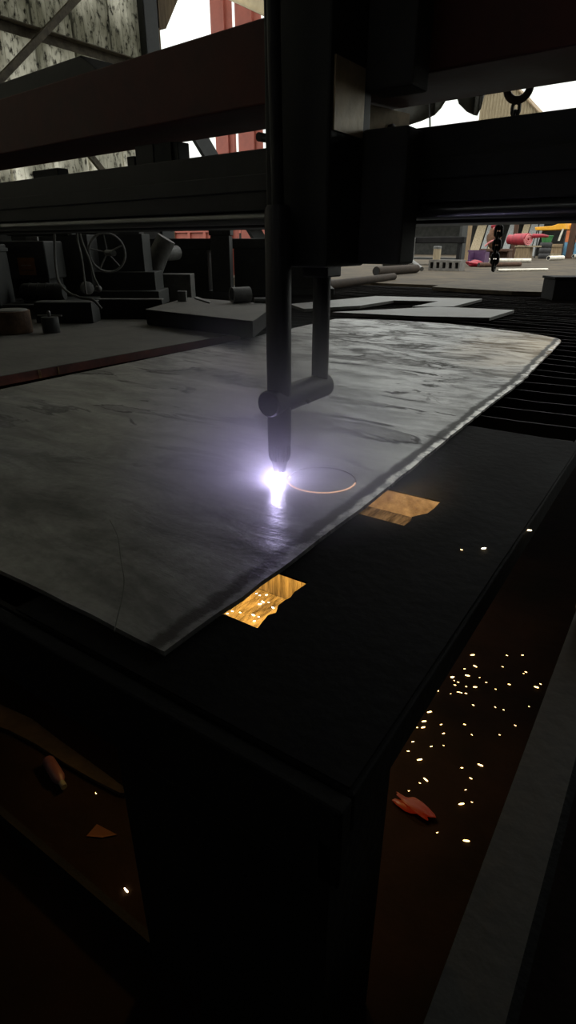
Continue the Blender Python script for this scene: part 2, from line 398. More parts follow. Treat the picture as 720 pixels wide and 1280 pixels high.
build('bottom_flange', pr([st+Vector((0, -.08, -.03)), en+Vector((0, -.08, -.03)), en+Vector((0, -.08, 0)), st+Vector((0, -.08, 0))], (0, .2, 0)), 'tan_girder', t)

Yc = 12.5; a, c = PY(214, 292, Yc), PY(262, 292, Yc)
t = thing('scrap_skip', ((a.x+c.x)/2, Yc, .752), 'low red-brown scrap skip outside, glimpsed over the dark presses', 'skip')
build('body', bx((a.x, Yc, .80), (c.x, Yc+1.2, 1.62)), 'red_steel', t, bevel=.02); build('rim', bx((a.x-.04, Yc-.05, 1.621), (c.x+.04, Yc+1.25, 1.70)), 'red_steel', t)
for f in (.1, .5, .9): build('rib', bx((a.x+(c.x-a.x)*f-.04, Yc-.05, .80), (a.x+(c.x-a.x)*f+.04, Yc-.001, 1.62)), 'red_steel', t)
for f in (.05, .85): build('foot', bx((a.x+(c.x-a.x)*f, Yc+.1, .752), (a.x+(c.x-a.x)*(f+.1), Yc+1.1, .799)), 'dark_steel', t)
# ------------------------------------------------------------------ cutting table
t = thing('cutting_table', (-2.6, 4.6, 0), 'long black slatted cutting table carrying the big steel plate', 'table')
TX0, TX1, TY0, TY1, TZ = -5.7, -.204, .45, 9.0, .742
n_sl = 48
for k in range(n_sl):
    y = .46+k*.181
    b = B(); nseg = 24
    XE = -1.2 if .66 < y < 1.99 else TX1-.03        # slats burnt away under the cut
    top = []
    for i in range(nseg+1):
        x = TX0+.03+(XE-TX0-.03)*i/nseg
        top.append((x, TZ-(random.random()*.012 if 0 < i < nseg else 0)))
    pts = [(x, y, z) for x, z in top]+[(XE, y, .66), (TX0+.03, y, .66)]
    prism(b, pts, (0, .010, 0)); build('slat', b, 'slat', t)
build('side_beam', bx((TX1-.028, TY0, .675), (TX1, TY1, .742)), 'dark_steel', t, bevel=.004)
build('side_beam', bx((TX0, TY0, .60), (TX0+.028, TY1, .742)), 'dark_steel', t, bevel=.004)
build('end_beam', bx((TX0+.03, TY0-.03, .60), (TX1, TY0-.002, .742)), 'dark_steel', t, bevel=.004)
build('end_beam', bx((TX0+.03, TY1+.002, .60), (TX1, TY1+.03, .742)), 'dark_steel', t, bevel=.004)
for y in (.5, 2.4, 4.6, 6.8, 8.9):
    for x in (TX1-.35, TX0+.11, -2.6):
        if x > -1 and 1 < y < 2: continue
        build('leg', bx((x-.04, y-.04, .002), (x+.04, y+.04, .655)), 'dark_steel', t)
build('slag_tray', bx((-4.9, .93, .33), (-.70, 8.7, .35)), 'slag', t)
build('divider', bx((-4.9, 2.02, .352), (-.52, 2.03, .655)), 'tan_slag', t)
build('divider', bx((-4.9, 1.25, .352), (-.62, 1.26, .5)), 'slag', t)
build('lower_panel', bx((TX1-.03, TY0-.03, .003), (TX1-.012, .60, .674)), 'dark_steel', t)  # side panel added to block light from the near floor
build('lower_panel', bx((-.62, TY0-.028, .003), (TX1-.032, TY0-.012, .599)), 'dark_steel', t)  # end panel added to block the orange light and hide the lit floor

build('lower_panel', bx((-2.0, TY0-.028, .003), (-.622, TY0-.012, .055)), 'dark_steel', t)  # low panel added to limit light spilling onto the near floor
# burnt scrap sheet on the slats, notched along its hidden left edge
def jag(p, q, n, amp):
    out = []
    for i in range(1, n):
        f = i/n; v = p.lerp(q, f); out.append(v+Vector((random.uniform(-amp, amp), random.uniform(-amp*.4, amp*.4), 0)))
    return out
Zs = .7435
v = lambda x, y: Vector((x, y, Zs))
h1a, h1b = P(388, 728, Zs), P(325, 785, Zs)
h2a, h2b = P(553, 626, Zs), P(507, 657, Zs)
ring = [v(-.212, .455), v(-.208, 2.07), v(-.9, 2.07), v(-.9, 1.352), v(h2a.x, 1.352), v(h2a.x+.002, 1.30)]
ring += [v(-.428, 1.262), v(-.445, 1.235), v(-.452, 1.222), v(-.445, 1.2), v(h2b.x, 1.166), v(-.9, 1.166), v(-.9, .822), v(h1a.x, .826)]
ring += [x for x in jag(v(h1a.x, .82), v(h1b.x-.004, .655), 9, .005)] + [v(h1b.x, .652), v(-.9, .652), v(-.9, .455)]
o = build('scrap_sheet', pr(ring, (0, 0, .004)), 'scrap')
tag(o, 'burnt black scrap sheet with notched cut-outs lying right beside the big grey plate', 'scrap sheet')

# ------------------------------------------------------------------ big steel plate
pz = .7495
def edge(p, q, n, amp):
    return [p.lerp(q, i/n)+Vector((random.uniform(-amp, amp), random.uniform(-amp, amp), 0)) for i in range(n)]
cs = [(-.577, .508), (-.569, .70), (-.568, .823), (-.567, 1.17), (-.573, 1.44), (-.586, 1.92), (-.593, 2.40), (-.598, 2.92), (-.628, 3.38), (-.66, 3.95), (-.69, 4.36), (-.74, 4.47),
      (-.96, 4.61), (-1.22, 4.70), (-1.64, 4.82), (-2.06, 4.80), (-2.45, 4.70), (-2.57, 4.60), (-2.51, 3.0), (-2.507, 2.1), (-2.49, .53), (-2.45, .51)]
cs = [Vector((x, y, pz)) for x, y in cs]; ring = []
for i, p in enumerate(cs):
    q = cs[(i+1) % len(cs)]; ring += edge(p, q, max(1, int((q-p).length/.06)), .0022)
t = thing('steel_plate', (-1.5, 0, pz), 'large grey mill-scale steel plate being cut under the torch', 'steel plate')
build('plate', pr(ring, (0, 0, .010)), 'plate', t)
top = pz+.010
cc = Vector((-.7445, 1.283, top+.0006)); R = .094
def ringmesh(r0, r1, a0, a1, n, z=0.0, hgt=.0015):
    b = B(); A = []; 
    for i in range(n+1):
        a = a0+(a1-a0)*i/n; j = 1+random.uniform(-.004, .004)
        A.append([b.verts.new(cc+Vector((cos(a)*rr*j, sin(a)*rr*j, zz+z))) for rr, zz in ((r0, 0), (r0, hgt), (r1, hgt), (r1, 0))])
    for p, q in zip(A, A[1:]):
        for k in range(4): b.faces.new((p[k], q[k], q[(k+1) % 4], p[(k+1) % 4]))
    b.faces.new(A[0]); b.faces.new(A[-1][::-1]); return b
build('cut_line', ringmesh(R-.0016, R+.0016, radians(20), radians(215), 90), 'kerf', t)
o = build('hot_cut_line', ringmesh(R-.0016, R+.0028, radians(-140), radians(18), 80), 'kerf_hot', t); o['label'] = 'glowing orange-white fresh cut'

sc_ = smoothpts_([P(x, y, top) for x, y in ((137, 650), (147, 671), (151, 700), (155, 725), (152, 750), (146, 775), (143, 790))])
b = B()
for p, q in zip(sc_, sc_[1:]):
    n_ = Vector((.0014, 0, 0)); b.faces.new([b.verts.new(v_+Vector((0, 0, .0004))) for v_ in (p-n_, p+n_, q+n_, q-n_)])
build('scratch', b, 'grey_mid', t)
# ------------------------------------------------------------------ torch, arc, fume
TX, TY = -.836, 1.213
t = thing('cutting_torch', (TX, TY, .795), 'sooty upright cutting torch held in the clamp above the bright arc', 'torch')
b = B(); lathe(b, (TX, TY, 0), [(.0295, .865), (.031, .88), (.031, 1.42), (.024, 1.43)], 40); build('barrel', b, 'torch', t, smooth=True)
b = B()
for k in range(16):                                     # fluted lower sleeve
    a = 2*pi*k/16; d = Vector((cos(a), sin(a), 0))*.0255
    tube(b, [(TX+d.x*.86, TY+d.y*.86, .822), (TX+d.x, TY+d.y, .84), (TX+d.x, TY+d.y, .872)], [.0042, .0048, .0048], 8)
lathe(b, (TX, TY, 0), [(.021, .822), (.025, .84), (.025, .872)], 24); build('sleeve', b, 'torch', t, smooth=True)
b = B(); lathe(b, (TX, TY, 0), [(.011, .786), (.0165, .790), (.019, .806), (.021, .8215)], 32); build('nozzle', b, 'torch', t, smooth=True)
b = B(); tube(b, [(TX, TY, 1.428), (TX, TY-.002, 1.5), (TX-.0, TY-.01, 1.7), (TX+.01, TY-.03, 2.1), (TX+.05, TY, 2.6)], .014, 10); build('hose', b, 'rubber', t, smooth=True)

b = B(); lathe(b, (TX, TY, 0), [(.0015, .7605), (.0055, .763), (.0085, .770), (.0075, .778), (.005, .785)], 20)
o = build('plasma_arc', b, 'arc', smooth=True); tag(o, 'blinding white plasma arc between torch nozzle and plate', 'arc')
def point(name, loc, col, power, r):
    d = bpy.data.lights.new(name, 'POINT'); d.color = col; d.energy = power; d.shadow_soft_size = r
    o = bpy.data.objects.new(name, d); C.objects.link(o); o.location = loc; return o
point('arc_light', (TX, TY-.02, .771), (.64, .56, 1.0), 2.1, .005)
point('slag_and_fill_light', (TX-.02, 1.13, .60), (1.0, .58, .14), 8, .03)
point('slag_and_fill_light', (TX+.06, 1.55, .62), (1.0, .74, .47), 7, .03)  # added fill lamp brightening the far opening, no separate source there

# fume around the arc
m = bpy.data.materials.new('cutting_fume'); m.use_nodes = True; nt = m.node_tree
for n_ in list(nt.nodes):
    if n_.type == 'BSDF_PRINCIPLED': nt.nodes.remove(n_)
vs = nt.nodes.new('ShaderNodeVolumeScatter'); vs.inputs['Color'].default_value = (1, 1, 1, 1); vs.inputs['Anisotropy'].default_value = 0
tcn = nt.nodes.new('ShaderNodeTexCoord'); ln = nt.nodes.new('ShaderNodeVectorMath'); ln.operation = 'LENGTH'
nt.links.new(tcn.outputs['Object'], ln.inputs[0])
mr = nt.nodes.new('ShaderNodeMapRange'); mr.interpolation_type = 'SMOOTHERSTEP'
mr.inputs['From Min'].default_value = 0; mr.inputs['From Max'].default_value = .55; mr.inputs['To Min'].default_value = 3.0; mr.inputs['To Max'].default_value = 0
nt.links.new(ln.outputs['Value'], mr.inputs['Value']); nt.links.new(mr.outputs[0], vs.inputs['Density'])
nt.links.new(vs.outputs[0], nt.nodes['Material Output'].inputs['Volume'])
M['fume'] = m
b = B(); bmesh.ops.create_icosphere(b, subdivisions=4, radius=.55)
for vv in b.verts: vv.co.z = max(vv.co.z, -.02)
me = bpy.data.meshes.new('fume_cloud'); b.to_mesh(me); b.free(); me.materials.append(m)
o = bpy.data.objects.new('fume_cloud', me); C.objects.link(o); o.location = (TX, TY, .782)
tag(o, 'faint violet fume glowing around the arc', 'fume', kind='stuff')

# ------------------------------------------------------------------ carriage
t = thing('torch_carriage', (-.76, 1.4, 1.28), 'black torch carriage with lift column riding the gantry beams', 'carriage')
build('lift_column', bx((-.897, 1.25, 1.30), (-.728, 1.44, 2.02)), 'beam_black', t, bevel=.006)
build('tan_patch_plate', bx((-.7275, 1.262, 1.57), (-.7235, 1.395, 1.70)), 'tan_plate', t)  # added plate, its tan stands in for the lit patch on the column
build('lower_housing', bx((-.7275, 1.40, 1.305), (-.613, 1.49, 1.588)), 'housing', t, bevel=.006)
build('upper_housing', bx((-.7275, 1.40, 1.66), (-.613, 1.49, 2.05)), 'housing', t, bevel=.006)
build('housing_neck', bx((-.890, 1.4405, 1.602), (-.872, 1.545, 1.69)), 'housing', t)
a, c = Vector((-.89, 1.55, 0)), Vector((-.815, 1.86, 0))
bp_ = build('back_plate', pr([(a.x, a.y, 1.60), (c.x, c.y, 1.60), (c.x, c.y, 1.692), (a.x, a.y, 1.692)], (-.003, .006, 0)), 'tan_plate', t)
h = Vector((-.89, 1.55, 1.645)).lerp(Vector((-.815, 1.86, 1.645)), .72); build('bolt', lt((h.x+.001, h.y, h.z), [(.012, 0), (.012, .012), (.007, .014)], 16, (.97, -.24, 0)), 'hook', bp_)
rz0 = PY(400, 480, 1.413).z
b = B(); lathe(b, (-.834, 1.413, 0), [(.0235, .97), (.0235, 1.298)], 28); build('support_rod', b, 'torch', t, smooth=True)
zc = .983
b = B(); lathe(b, (TX, TY-.05, zc), [(.030, 0), (.034, .004), (.034, .276), (.030, .28)], 36, (0, 1, 0)); cl = build('clamp_arm', b, 'torch', t, smooth=True)
b = B(); lathe(b, (TX+.028, TY+.085, zc-.012), [(.006, 0), (.006, .012), (.004, .014)], 12, (1, 0, -.35)); build('set_screw', b, 'rail_steel', cl)
build('rod_socket', bx((-.872, 1.375, 1.272), (-.796, 1.449, 1.2995)), 'beam_black', t, bevel=.004)

# ------------------------------------------------------------------ gantry
GYAW = radians(-6.3); PIV = Vector((-.7, 1.5, 0))
def G(x, y, d):
    """point on the gantry's own upright plane, d behind its front, in gantry-aligned coordinates"""
    n = Vector((-sin(GYAW), cos(GYAW), 0)); a = Vector(ray(x, y)); o = Vector((0, 0, CAMZ))
    t_ = (d-(o-PIV).dot(n))/a.dot(n); p = o+a*t_; l = (p-PIV).dot(Vector((cos(GYAW), sin(GYAW), 0)))
    return Vector((PIV.x+l, 1.5+d, p.z))
t = thing('gantry', (-2.3, 1.64, 0), 'black and dull red twin-beam gantry spanning the cutting table', 'gantry')
GX0, GX1 = -5.93, .06
build('upper_beam', bx((GX0, 1.50, 1.697), (GX1, 1.79, 1.885)), 'beam_red', t, bevel=.005)
b = B(); box(b, (GX0, 1.512, 1.44), (GX1, 1.76, 1.597)); box(b, (GX0, 1.505, 1.49), (GX1, 1.511, 1.535)); box(b, (GX0, 1.52, 1.425), (GX1, 1.74, 1.4395))
build('lower_beam', b, 'beam_black', t, bevel=.003)
b = B(); tube(b, [(GX0, 1.523, 1.4205), (GX1, 1.523, 1.4205)], .0175, 20); build('guide_rail', b, 'rail_steel', t, smooth=True)
b = B(); box(b, (GX0, 1.53, 1.395), (GX1, 1.72, 1.4245)); build('rail_bar', b, 'beam_black', t, bevel=.003)
for x0, x1 in ((GX0, GX0+.12), (-.065, .055)):
    build('leg', bx((x0, 1.47, .52), (x1, 1.82, 1.39)), 'beam_black', t, bevel=.006)
    build('end_plate', bx((x0, 1.495, 1.598), (x1, 1.80, 1.696)), 'beam_black', t)
# tray and fittings on the beams
a, c, e_ = G(-40, 107, .05), G(100, 69, .05), G(126, 84, .05)
b = B(); prism(b, [(a.x-.9, 1.55, 1.887), (e_.x, 1.55, 1.887), (c.x, 1.55, c.z), (a.x-.9, 1.55, c.z-.004)], (0, .14, 0)); build('cable_tray', b, 'beam_black', t, bevel=.004)
a = G(188, 60, .1); build('bolt', lt((a.x, 1.6, 1.886), [(.017, 0), (.017, .022), (.012, .03)], 16), 'grey_dark', t)
def gapbox(x0, y0, x1, Y, dep, m, name='valve_block'):
    a = G(x0, y0, Y-1.5); c = G(x1, y0, Y-1.5); return build(name, bx((a.x, Y, 1.598), (c.x, Y+dep, a.z)), m, t, bevel=.003)
gapbox(168, 183, 191, 1.56, .07, 'beam_black'); gapbox(191.5, 180, 213, 1.56, .06, 'grey_dark'); gapbox(213.5, 178, 222, 1.57, .05, 'beam_black')
gapbox(158, 196, 167.5, 1.56, .05, 'beam_black'); gapbox(40, 214, 72, 1.56, .05, 'grey_dark')
a = G(329, 172, .08); build('valve_knob', lt((a.x, 1.56, a.z), [(.012, 0), (.012, .05)], 16, (0, 1, 0)), 'beam_black', t)

rel = Vector((-2.3, 1.64, 0))-PIV; t.rotation_euler = (0, 0, GYAW); t.location = PIV+Matrix.Rotation(GYAW, 3, 'Z') @ rel
# runway rail beside the table
t = thing('runway_rail', (-.03, 3, 0), 'long grey steel runway rail beside the dark table, lower right', 'rail')
b = B()
prism(b, [(-.069, -1.2, .49), (.013, -1.2, .49), (.013, -1.2, .5), (-.069, -1.2, .5)], (0, 10.3, 0)); build('rail_head', b, 'grey_dark', t)
build('web', bx((-.035, -1.2, .012), (-.022, 9.1, .489)), 'dark_steel', t)
build('foot_flange', bx((-.10, -1.2, .001), (.04, 9.1, .011)), 'dark_steel', t)

# ------------------------------------------------------------------ plates and gear left and beyond, on the table
t = thing('red_edged_plate', (-3.8, 2.4, .7435), 'dusty thick plate with dull red edge behind the big grey plate', 'steel plate')
zt = .79
a, c = P(0, 470, zt), P(302, 416, zt)
pe = [(-5.2, .5, zt-.003), (a.x, .5, zt-.003), (a.x, a.y, zt-.003), (c.x, c.y-.02, zt-.003), (c.x-.35, c.y+.12, zt-.003), (-5.2, c.y+.3, zt-.003)]
build('plate_body', pr(pe, (0, 0, -.043)), 'red_edge', t)
build('top_face', pr([(x, y, z) for x, y, z in pe], (0, 0, .003)), 'dull_plate', t)
for x in (46, 69):
    q0 = P(x-4, 470-.185*x-.0, zt); q1 = P(x+4, 470-.185*x, zt)
    build('paint_mark', pr([(q0.x+.0005, q0.y, zt-.005), (q1.x+.0005, q1.y, zt-.005), (q1.x+.0005, q1.y, zt-.043), (q0.x+.0005, q0.y, zt-.043)], (.001, 0, 0)), 'tan_plate', t)
ZT = zt+.0005

def stub(name, xc, yb, wpx, yt, m, label, cat):
    p = P(xc, yb-2, ZT); D = -sin(HEAD)*p.x+cos(HEAD)*p.y
    r = wpx/2/720*(D*cos(PITCH)+.56*sin(PITCH))
    tt = p+Vector((-sin(HEAD), cos(HEAD), 0))*r
    a = ray(xc, yt); s = (Vector((tt.x, tt.y, 0)).length)/Vector((a[0], a[1], 0)).length; h_ = CAMZ+a[2]*s-ZT
    th = thing(name, (tt.x, tt.y, ZT), label, cat)
    build('body', lt((tt.x, tt.y, ZT), [(r*.97, 0), (r, .004), (r, h_-.004), (r*.95, h_)], 32), m, th, smooth=True)
    return th, tt, r, h_
th, tt, r, h_ = stub('steel_billet', 8, 421, 46, 388, 'rust', 'brown round steel billet standing on the red-edged plate, at the picture edge', 'billet')
build('end_cap', lt((tt.x, tt.y, ZT+h_), [(r*.9, 0), (r*.86, .006), (r*.3, .007)], 32), 'grey_mid', th)
th, tt, r, h_ = stub('steel_pin', 61, 419, 21, 396, 'grey_dark', 'small dark round pin with a crossbar, standing on the red-edged plate', 'pin')
build('crossbar', tb([tt+Vector((-.09, -.03, h_+.007)), tt+Vector((.07, .05, h_+.007))], .005), 'grey_mid', th)
build('stud', lt((tt.x, tt.y, ZT+h_), [(.012, 0), (.012, .03), (.006, .04)], 14), 'rail_steel', th)

def onbox(name, x0, x1, yb, yt, z, dep, m, label, cat, rot=0.0, bevel=.004, group=None, extra=None):
    """box facing the aisle whose base front edge is seen at row yb, on height z"""
    a = P(x0, yb, z); D = -sin(HEAD)*a.x+cos(HEAD)*a.y
    mid = P((x0+x1)/2, yb, z); ry = ray((x0+x1)/2, yt)
    s = Vector((mid.x, mid.y)).length/Vector((ry[0], ry[1])).length; zt_ = CAMZ+ry[2]*s
    c = P(x1, yb, z); wv = (c-a); w = wv.length
    ang = math.atan2(wv.y, wv.x)+rot
    Rm = Matrix.Rotation(ang, 3, 'Z'); ux = Rm @ Vector((1, 0, 0)); uy = Rm @ Vector((0, 1, 0))
    base = mid+uy*dep/2
    tt = thing(name, (base.x, base.y, z), label, cat, group)
    def part(pn, x_0, x_1, y_0, y_1, z_0, z_1, mm, bev=bevel, par=None):
        """fractions of width / metres of depth from front / fractions of height"""
        pts = [mid+ux*((x_0-.5)*w)+uy*y_0, mid+ux*((x_1-.5)*w)+uy*y_0, mid+ux*((x_1-.5)*w)+uy*y_1, mid+ux*((x_0-.5)*w)+uy*y_1]
        H = zt_-z
        pts = [Vector((p.x, p.y, z+z_0*H)) for p in pts]
        return build(pn, pr(pts, (0, 0, (z_1-z_0)*H)), mm, par or tt, bevel=bev)
    if extra is None: part('body', 0, 1, 0, dep, 0, 1, m)
    else: extra(part, tt, mid, ux, uy, w, zt_-z)
    return tt

# dark sheet box, motor, power source
def ex(part, tt, mid, ux, uy, w, H):
    part('body', 0, 1, 0, .2, 0, 1, 'grey_dark'); part('lid_lip', -.01, 1.01, -.006, .206, 1.0, 1.05, 'grey_dark')
onbox('sheet_metal_box', 46, 117, 404, 379, ZT, .35, 'grey_dark', 'low dark sheet-metal box behind the pin on the red-edged plate', 'box', extra=ex)
zb = .7435
def ex(part, tt, mid, ux, uy, w, H):
    b = B(); lathe(b, mid+Vector((0, 0, H*.55))+uy*.2-ux*w*.5, [(H*.42, 0), (H*.5, .02), (H*.5, w-.03), (H*.42, w)], 28, ux); build('body', b, 'grey_dark', tt, smooth=True)
    for f in (.2, .4, .6, .8):
        b = B(); lathe(b, mid+Vector((0, 0, H*.55))+uy*.2+ux*w*(f-.51), [(H*.53, 0), (H*.53, .012)], 28, ux); build('fin', b, 'grey_dark', tt, smooth=True)
    part('foot', .1, .9, .1, .3, 0, .12, 'grey_dark')
zp = .9
def ex2(part, tt, mid, ux, uy, w, H):
    part('worktop', 0, 1, 0, .85, .7, 1, 'grey_dark')
    for f in (0, .92):
        part('leg', f, f+.08, .02, .1, 0, .699, 'grey_dark'); part('leg', f, f+.08, 0.75, .83, 0, .699, 'grey_dark')
ybp = 640-720*math.tan(PITCH-math.atan((CAMZ-.8985)/5.0))
onbox('machine_bench', 6, 90, 398, ybp, ZT, 1.1, 'grey_dark', 'low dark steel bench under the power box and motor', 'bench', extra=ex2)
onbox('electric_motor', 18, 72, 380, 357, zp, .4, 'grey_dark', 'dark ribbed electric motor lying under the grey power box', 'motor', extra=ex)
def ex(part, tt, mid, ux, uy, w, H):
    part('cabinet', 0, 1, 0, .45, .34, 1, 'grey_dark', .012)
    for f in (.06, .80): part('foot', f, f+.14, .05, .40, 0, .339, 'grey_dark')
    part('handle_slot', .2, .72, -.004, .0, .80, .90, 'hole', 0)
    lb = part('label', .38, .74, -.003, .0, .42, .72, 'orange', 0); lb['label'] = 'faded orange label'
    part('label_print', .44, .66, -.005, -.0031, .58, .60, 'pale_label', 0, lb); part('label_print', .42, .70, -.005, -.0031, .50, .51, 'hole', 0, lb)
    part('handle', .55, .8, .08, .12, 1.0, 1.07, 'grey_mid', .004)
onbox('power_box', 9, 66, 374, 301, zp, .4, 'grey_dark', 'grey welding power box with faded orange label', 'power box', extra=ex)
def ex(part, tt, mid, ux, uy, w, H):
    part('body', 0, 1, 0, .3, 0, 1, 'grey_dark', .01); part('rim', -.03, 1.03, -.01, .31, .9, .95, 'grey_dark')
onbox('black_crate', -48, 4, 398, 305, ZT, .35, 'grey_dark', 'black bin at the picture edge beside the grey power box', 'bin', extra=ex)

def P5(x, y, D):
    a = ray(x, y); hd = -sin(HEAD)*a[0]+cos(HEAD)*a[1]; t_ = D/hd; return Vector((a[0]*t_, a[1]*t_, CAMZ+a[2]*t_))
def cable(pts, r, label, m='pale_cable', name='hanging_cable'):
    o = build(name, tb(smoothpts([P5(*p) for p in pts]), r, 8), m, smooth=True); tag(o, label, 'cable', 'cables by the power box'); return o
cable([(96, 280, 5.3), (97, 300, 5.3), (102, 322, 5.25), (105, 345, 5.2), (108, 368, 5.1)], .009, 'pale cable hanging straight down beside the handwheel machine')
cable([(97, 282, 5.4), (104, 306, 5.4), (112, 325, 5.35), (117, 345, 5.3), (123, 357, 5.3)], .009, 'pale cable bowing out towards the handwheel and ending in a knob')
cable([(68, 285, 5.1), (69, 325, 5.05), (73, 350, 4.9), (83, 364, 4.72), (100, 372, 4.62), (116, 375, 4.6), (127, 386, 4.6)], .010, 'thick cable running from the power box down across the sheet-metal box')
# machine with a handwheel
t = thing('handwheel_machine', P5(150, 396, 5.6), 'dark machine frame with spoked handwheel behind the cables', 'machine')
def wpart(name, x0, y0, x1, y1, D, dep, m, par):
    a, c = P5(x0, y1, D), P5(x1, y0, D); c2 = P5(x1, y1, D)
    f = Vector((-sin(HEAD), cos(HEAD), 0))*dep
    return build(name, pr([a, c2, Vector((c2.x, c2.y, c.z)), Vector((a.x, a.y, c.z))], f), m, par, bevel=.006)
wpart('column', 96, 293, 119, 376, 6.0, .3, 'grey_dark', t); wpart('bed', 118, 340, 196, 372, 6.1, .4, 'grey_dark', t); wpart('housing', 142, 292, 182, 345, 6.2, .35, 'grey_dark', t)
wpart('base', 98, 364, 200, 383, 5.95, .5, 'grey_dark', t)
hub = P5(134, 316, 5.7); up = Vector((0, 0, 1)); rt = Vector((cos(HEAD), sin(HEAD), 0)).lerp(Vector((-sin(HEAD), cos(HEAD), 0)), .35).normalized()
b = B(); torus(b, hub, rt, up, .16, .011, 36, 8); hw = build('handwheel', b, 'grey_mid', t, smooth=True)
for k in range(5):
    a = 2*pi*k/5+.4; build('spoke', tb([hub, hub+(rt*cos(a)+up*sin(a))*.16], .007, 8), 'grey_mid', hw)
build('hub', tb([hub-rt.cross(up)*.03, hub+rt.cross(up)*.25], .025, 12), 'grey_mid', hw)
q = P5(109, 360, 5.5); b = B(); lathe(b, q, [(.02, -.03), (.055, -.025), (.055, .02), (.02, .03)], 24, (1, -.3, 0)); build('pulley', b, 'grey_mid', t, smooth=True)
q = P5(123, 361, 5.4); b = B(); bmesh.ops.create_uvsphere(b, u_segments=14, v_segments=10, radius=.03)
for v_ in b.verts: v_.co += q
build('knob', b, 'grey_mid', t, smooth=True)

# channel bar and slab stack
a, c = P(112, 398, ZT), P(202, 399, ZT)
def ex(part, tt, mid, ux, uy, w, H):
    part('web', 0, 1, .01, .02, 0, 1, 'grey_dark'); part('top_flange', 0, 1, -.0, .09, .94, 1.0, 'grey_mid', .002); part('bottom_flange', 0, 1, -.04, .09, 0, .05, 'grey_dark', .002)
onbox('channel_bar', 122, 204, 398, 374, ZT, .1, 'grey_dark', 'dark steel channel bar lying between the sheet-metal box and the thick slab', 'channel', extra=ex)

t = thing('steel_slab', P(250, 400, ZT), 'thick dark steel slab lying at the far end of the red-edged plate', 'slab')
zs = .9
p = [P(182, 387, zs), P(316, 402, zs), P(345, 381, zs), P(235, 372, zs)]
lowz = .796
for q in p: q.z = zs
build('slab', pr(p, (0, 0, lowz-zs)), 'dark_steel', t, bevel=.006)
build('top_face', pr([x+Vector((0, 0, .0005)) for x in p], (0, 0, .002)), 'dull_plate', t)
ZS = zs+.003
def onp(x, y, z): return P(x, y, z)
t = thing('pipe_cutoff', onp(303, 379, ZS), 'short thick pipe cut-off lying on the thick slab', 'pipe')
a, c = onp(281, 379, ZS), onp(313, 377, ZS); rr = .062
ax = Vector((cos(HEAD+.5), sin(HEAD+.5), 0)); b0 = onp(290, 379, ZS)+Vector((0, 0, rr))
b = B(); lathe(b, b0-ax*.0, [(rr*.75, .02), (rr*.75, 0), (rr, 0), (rr, .16), (rr*.75, .16)], 32, ax); build('pipe_wall', b, 'grey_mid', t, smooth=True)
build('bore', lt(b0, [(rr*.745, .018), (rr*.745, .155)], 24, ax), 'hole', t)
a, c = onp(318, 379.5, ZS), onp(336, 379, ZS)
o = build('round_bar', tb([a+Vector((0, 0, .024)), c+Vector((0, 0, .024))], .022, 14), 'grey_mid', smooth=True); tag(o, 'thin round bar beside the pipe cut-off on the slab', 'bar')
o = onbox('angle_block', 222, 233, 377, 364, ZS, .05, 'grey_mid', 'small pale block upright at the rear of the thick slab', 'block')
o = build('flat_bar', pr([onp(246, 372, ZS), onp(264, 378, ZS), onp(262, 379.5, ZS), onp(243, 373.5, ZS)], (0, 0, .01)), 'grey_mid'); tag(o, 'short flat bar lying askew on the slab before the pipe cut-off', 'bar')

# tilted duct and dark presses behind the slab
t = thing('extraction_duct', P5(190, 345, 6.6), 'tilted grey duct with round flange over the dark bench', 'duct')
b = B(); tube(b, [P5(190, 343, 6.8), P5(198, 320, 6.8), P5(208, 298, 6.8)], [.10, .105, .10], 24); build('duct', b, 'grey_mid', t, smooth=True)
b = B(); tube(b, [P5(204, 317, 6.82), P5(221, 316, 7.0)], [.075, .075], 24); build('flange', b, 'grey_mid', t, smooth=True)
wpart('duct_foot', 178, 343, 240, 376, 6.7, .3, 'grey_mid', t)
def press(x0, x1, yt, D, dep, lab):
    q = P5((x0+x1)/2, 330, D); t_ = thing('press_machine', (q.x, q.y, .745), lab, 'machine')
    a, c = P5(x0, yt, D), P5(x1, yt, D); f = Vector((-sin(HEAD), cos(HEAD), 0))*dep
    zt2 = P5((x0+x1)/2, yt, D).z
    build('base', pr([Vector((a.x, a.y, .745)), Vector((c.x, c.y, .745)), Vector((c.x, c.y, .83)), Vector((a.x, a.y, .83))], f), 'grey_dark', t_, bevel=.01)
    m1, m2 = a.lerp(c, .06), a.lerp(c, .94)
    build('body', pr([Vector((m1.x, m1.y, .83)), Vector((m2.x, m2.y, .83)), Vector((m2.x, m2.y, zt2-.12)), Vector((m1.x, m1.y, zt2-.12))], f), 'grey_dark', t_, bevel=.01)
    build('head', pr([Vector((a.x, a.y, zt2-.118)), Vector((c.x, c.y, zt2-.118)), Vector((c.x, c.y, zt2)), Vector((a.x, a.y, zt2))], f), 'grey_dark', t_, bevel=.01)
press(5, 88, 278, 6.25, .12, 'broad dark press behind the grey power box, under the sheet wall')
press(92, 173, 279, 6.9, .22, 'dark press behind the handwheel machine')
press(179.5, 262.5, 298, 7.5, .5, 'dark press behind the tilted duct, red column showing over it')
press(260, 287.5, 280, 7.35, .4, 'narrow dark upright cabinet between the two red slots of light')
press(283, 420, 298, 7.95, .6, 'wide dark press whose top shows a red strip behind it')

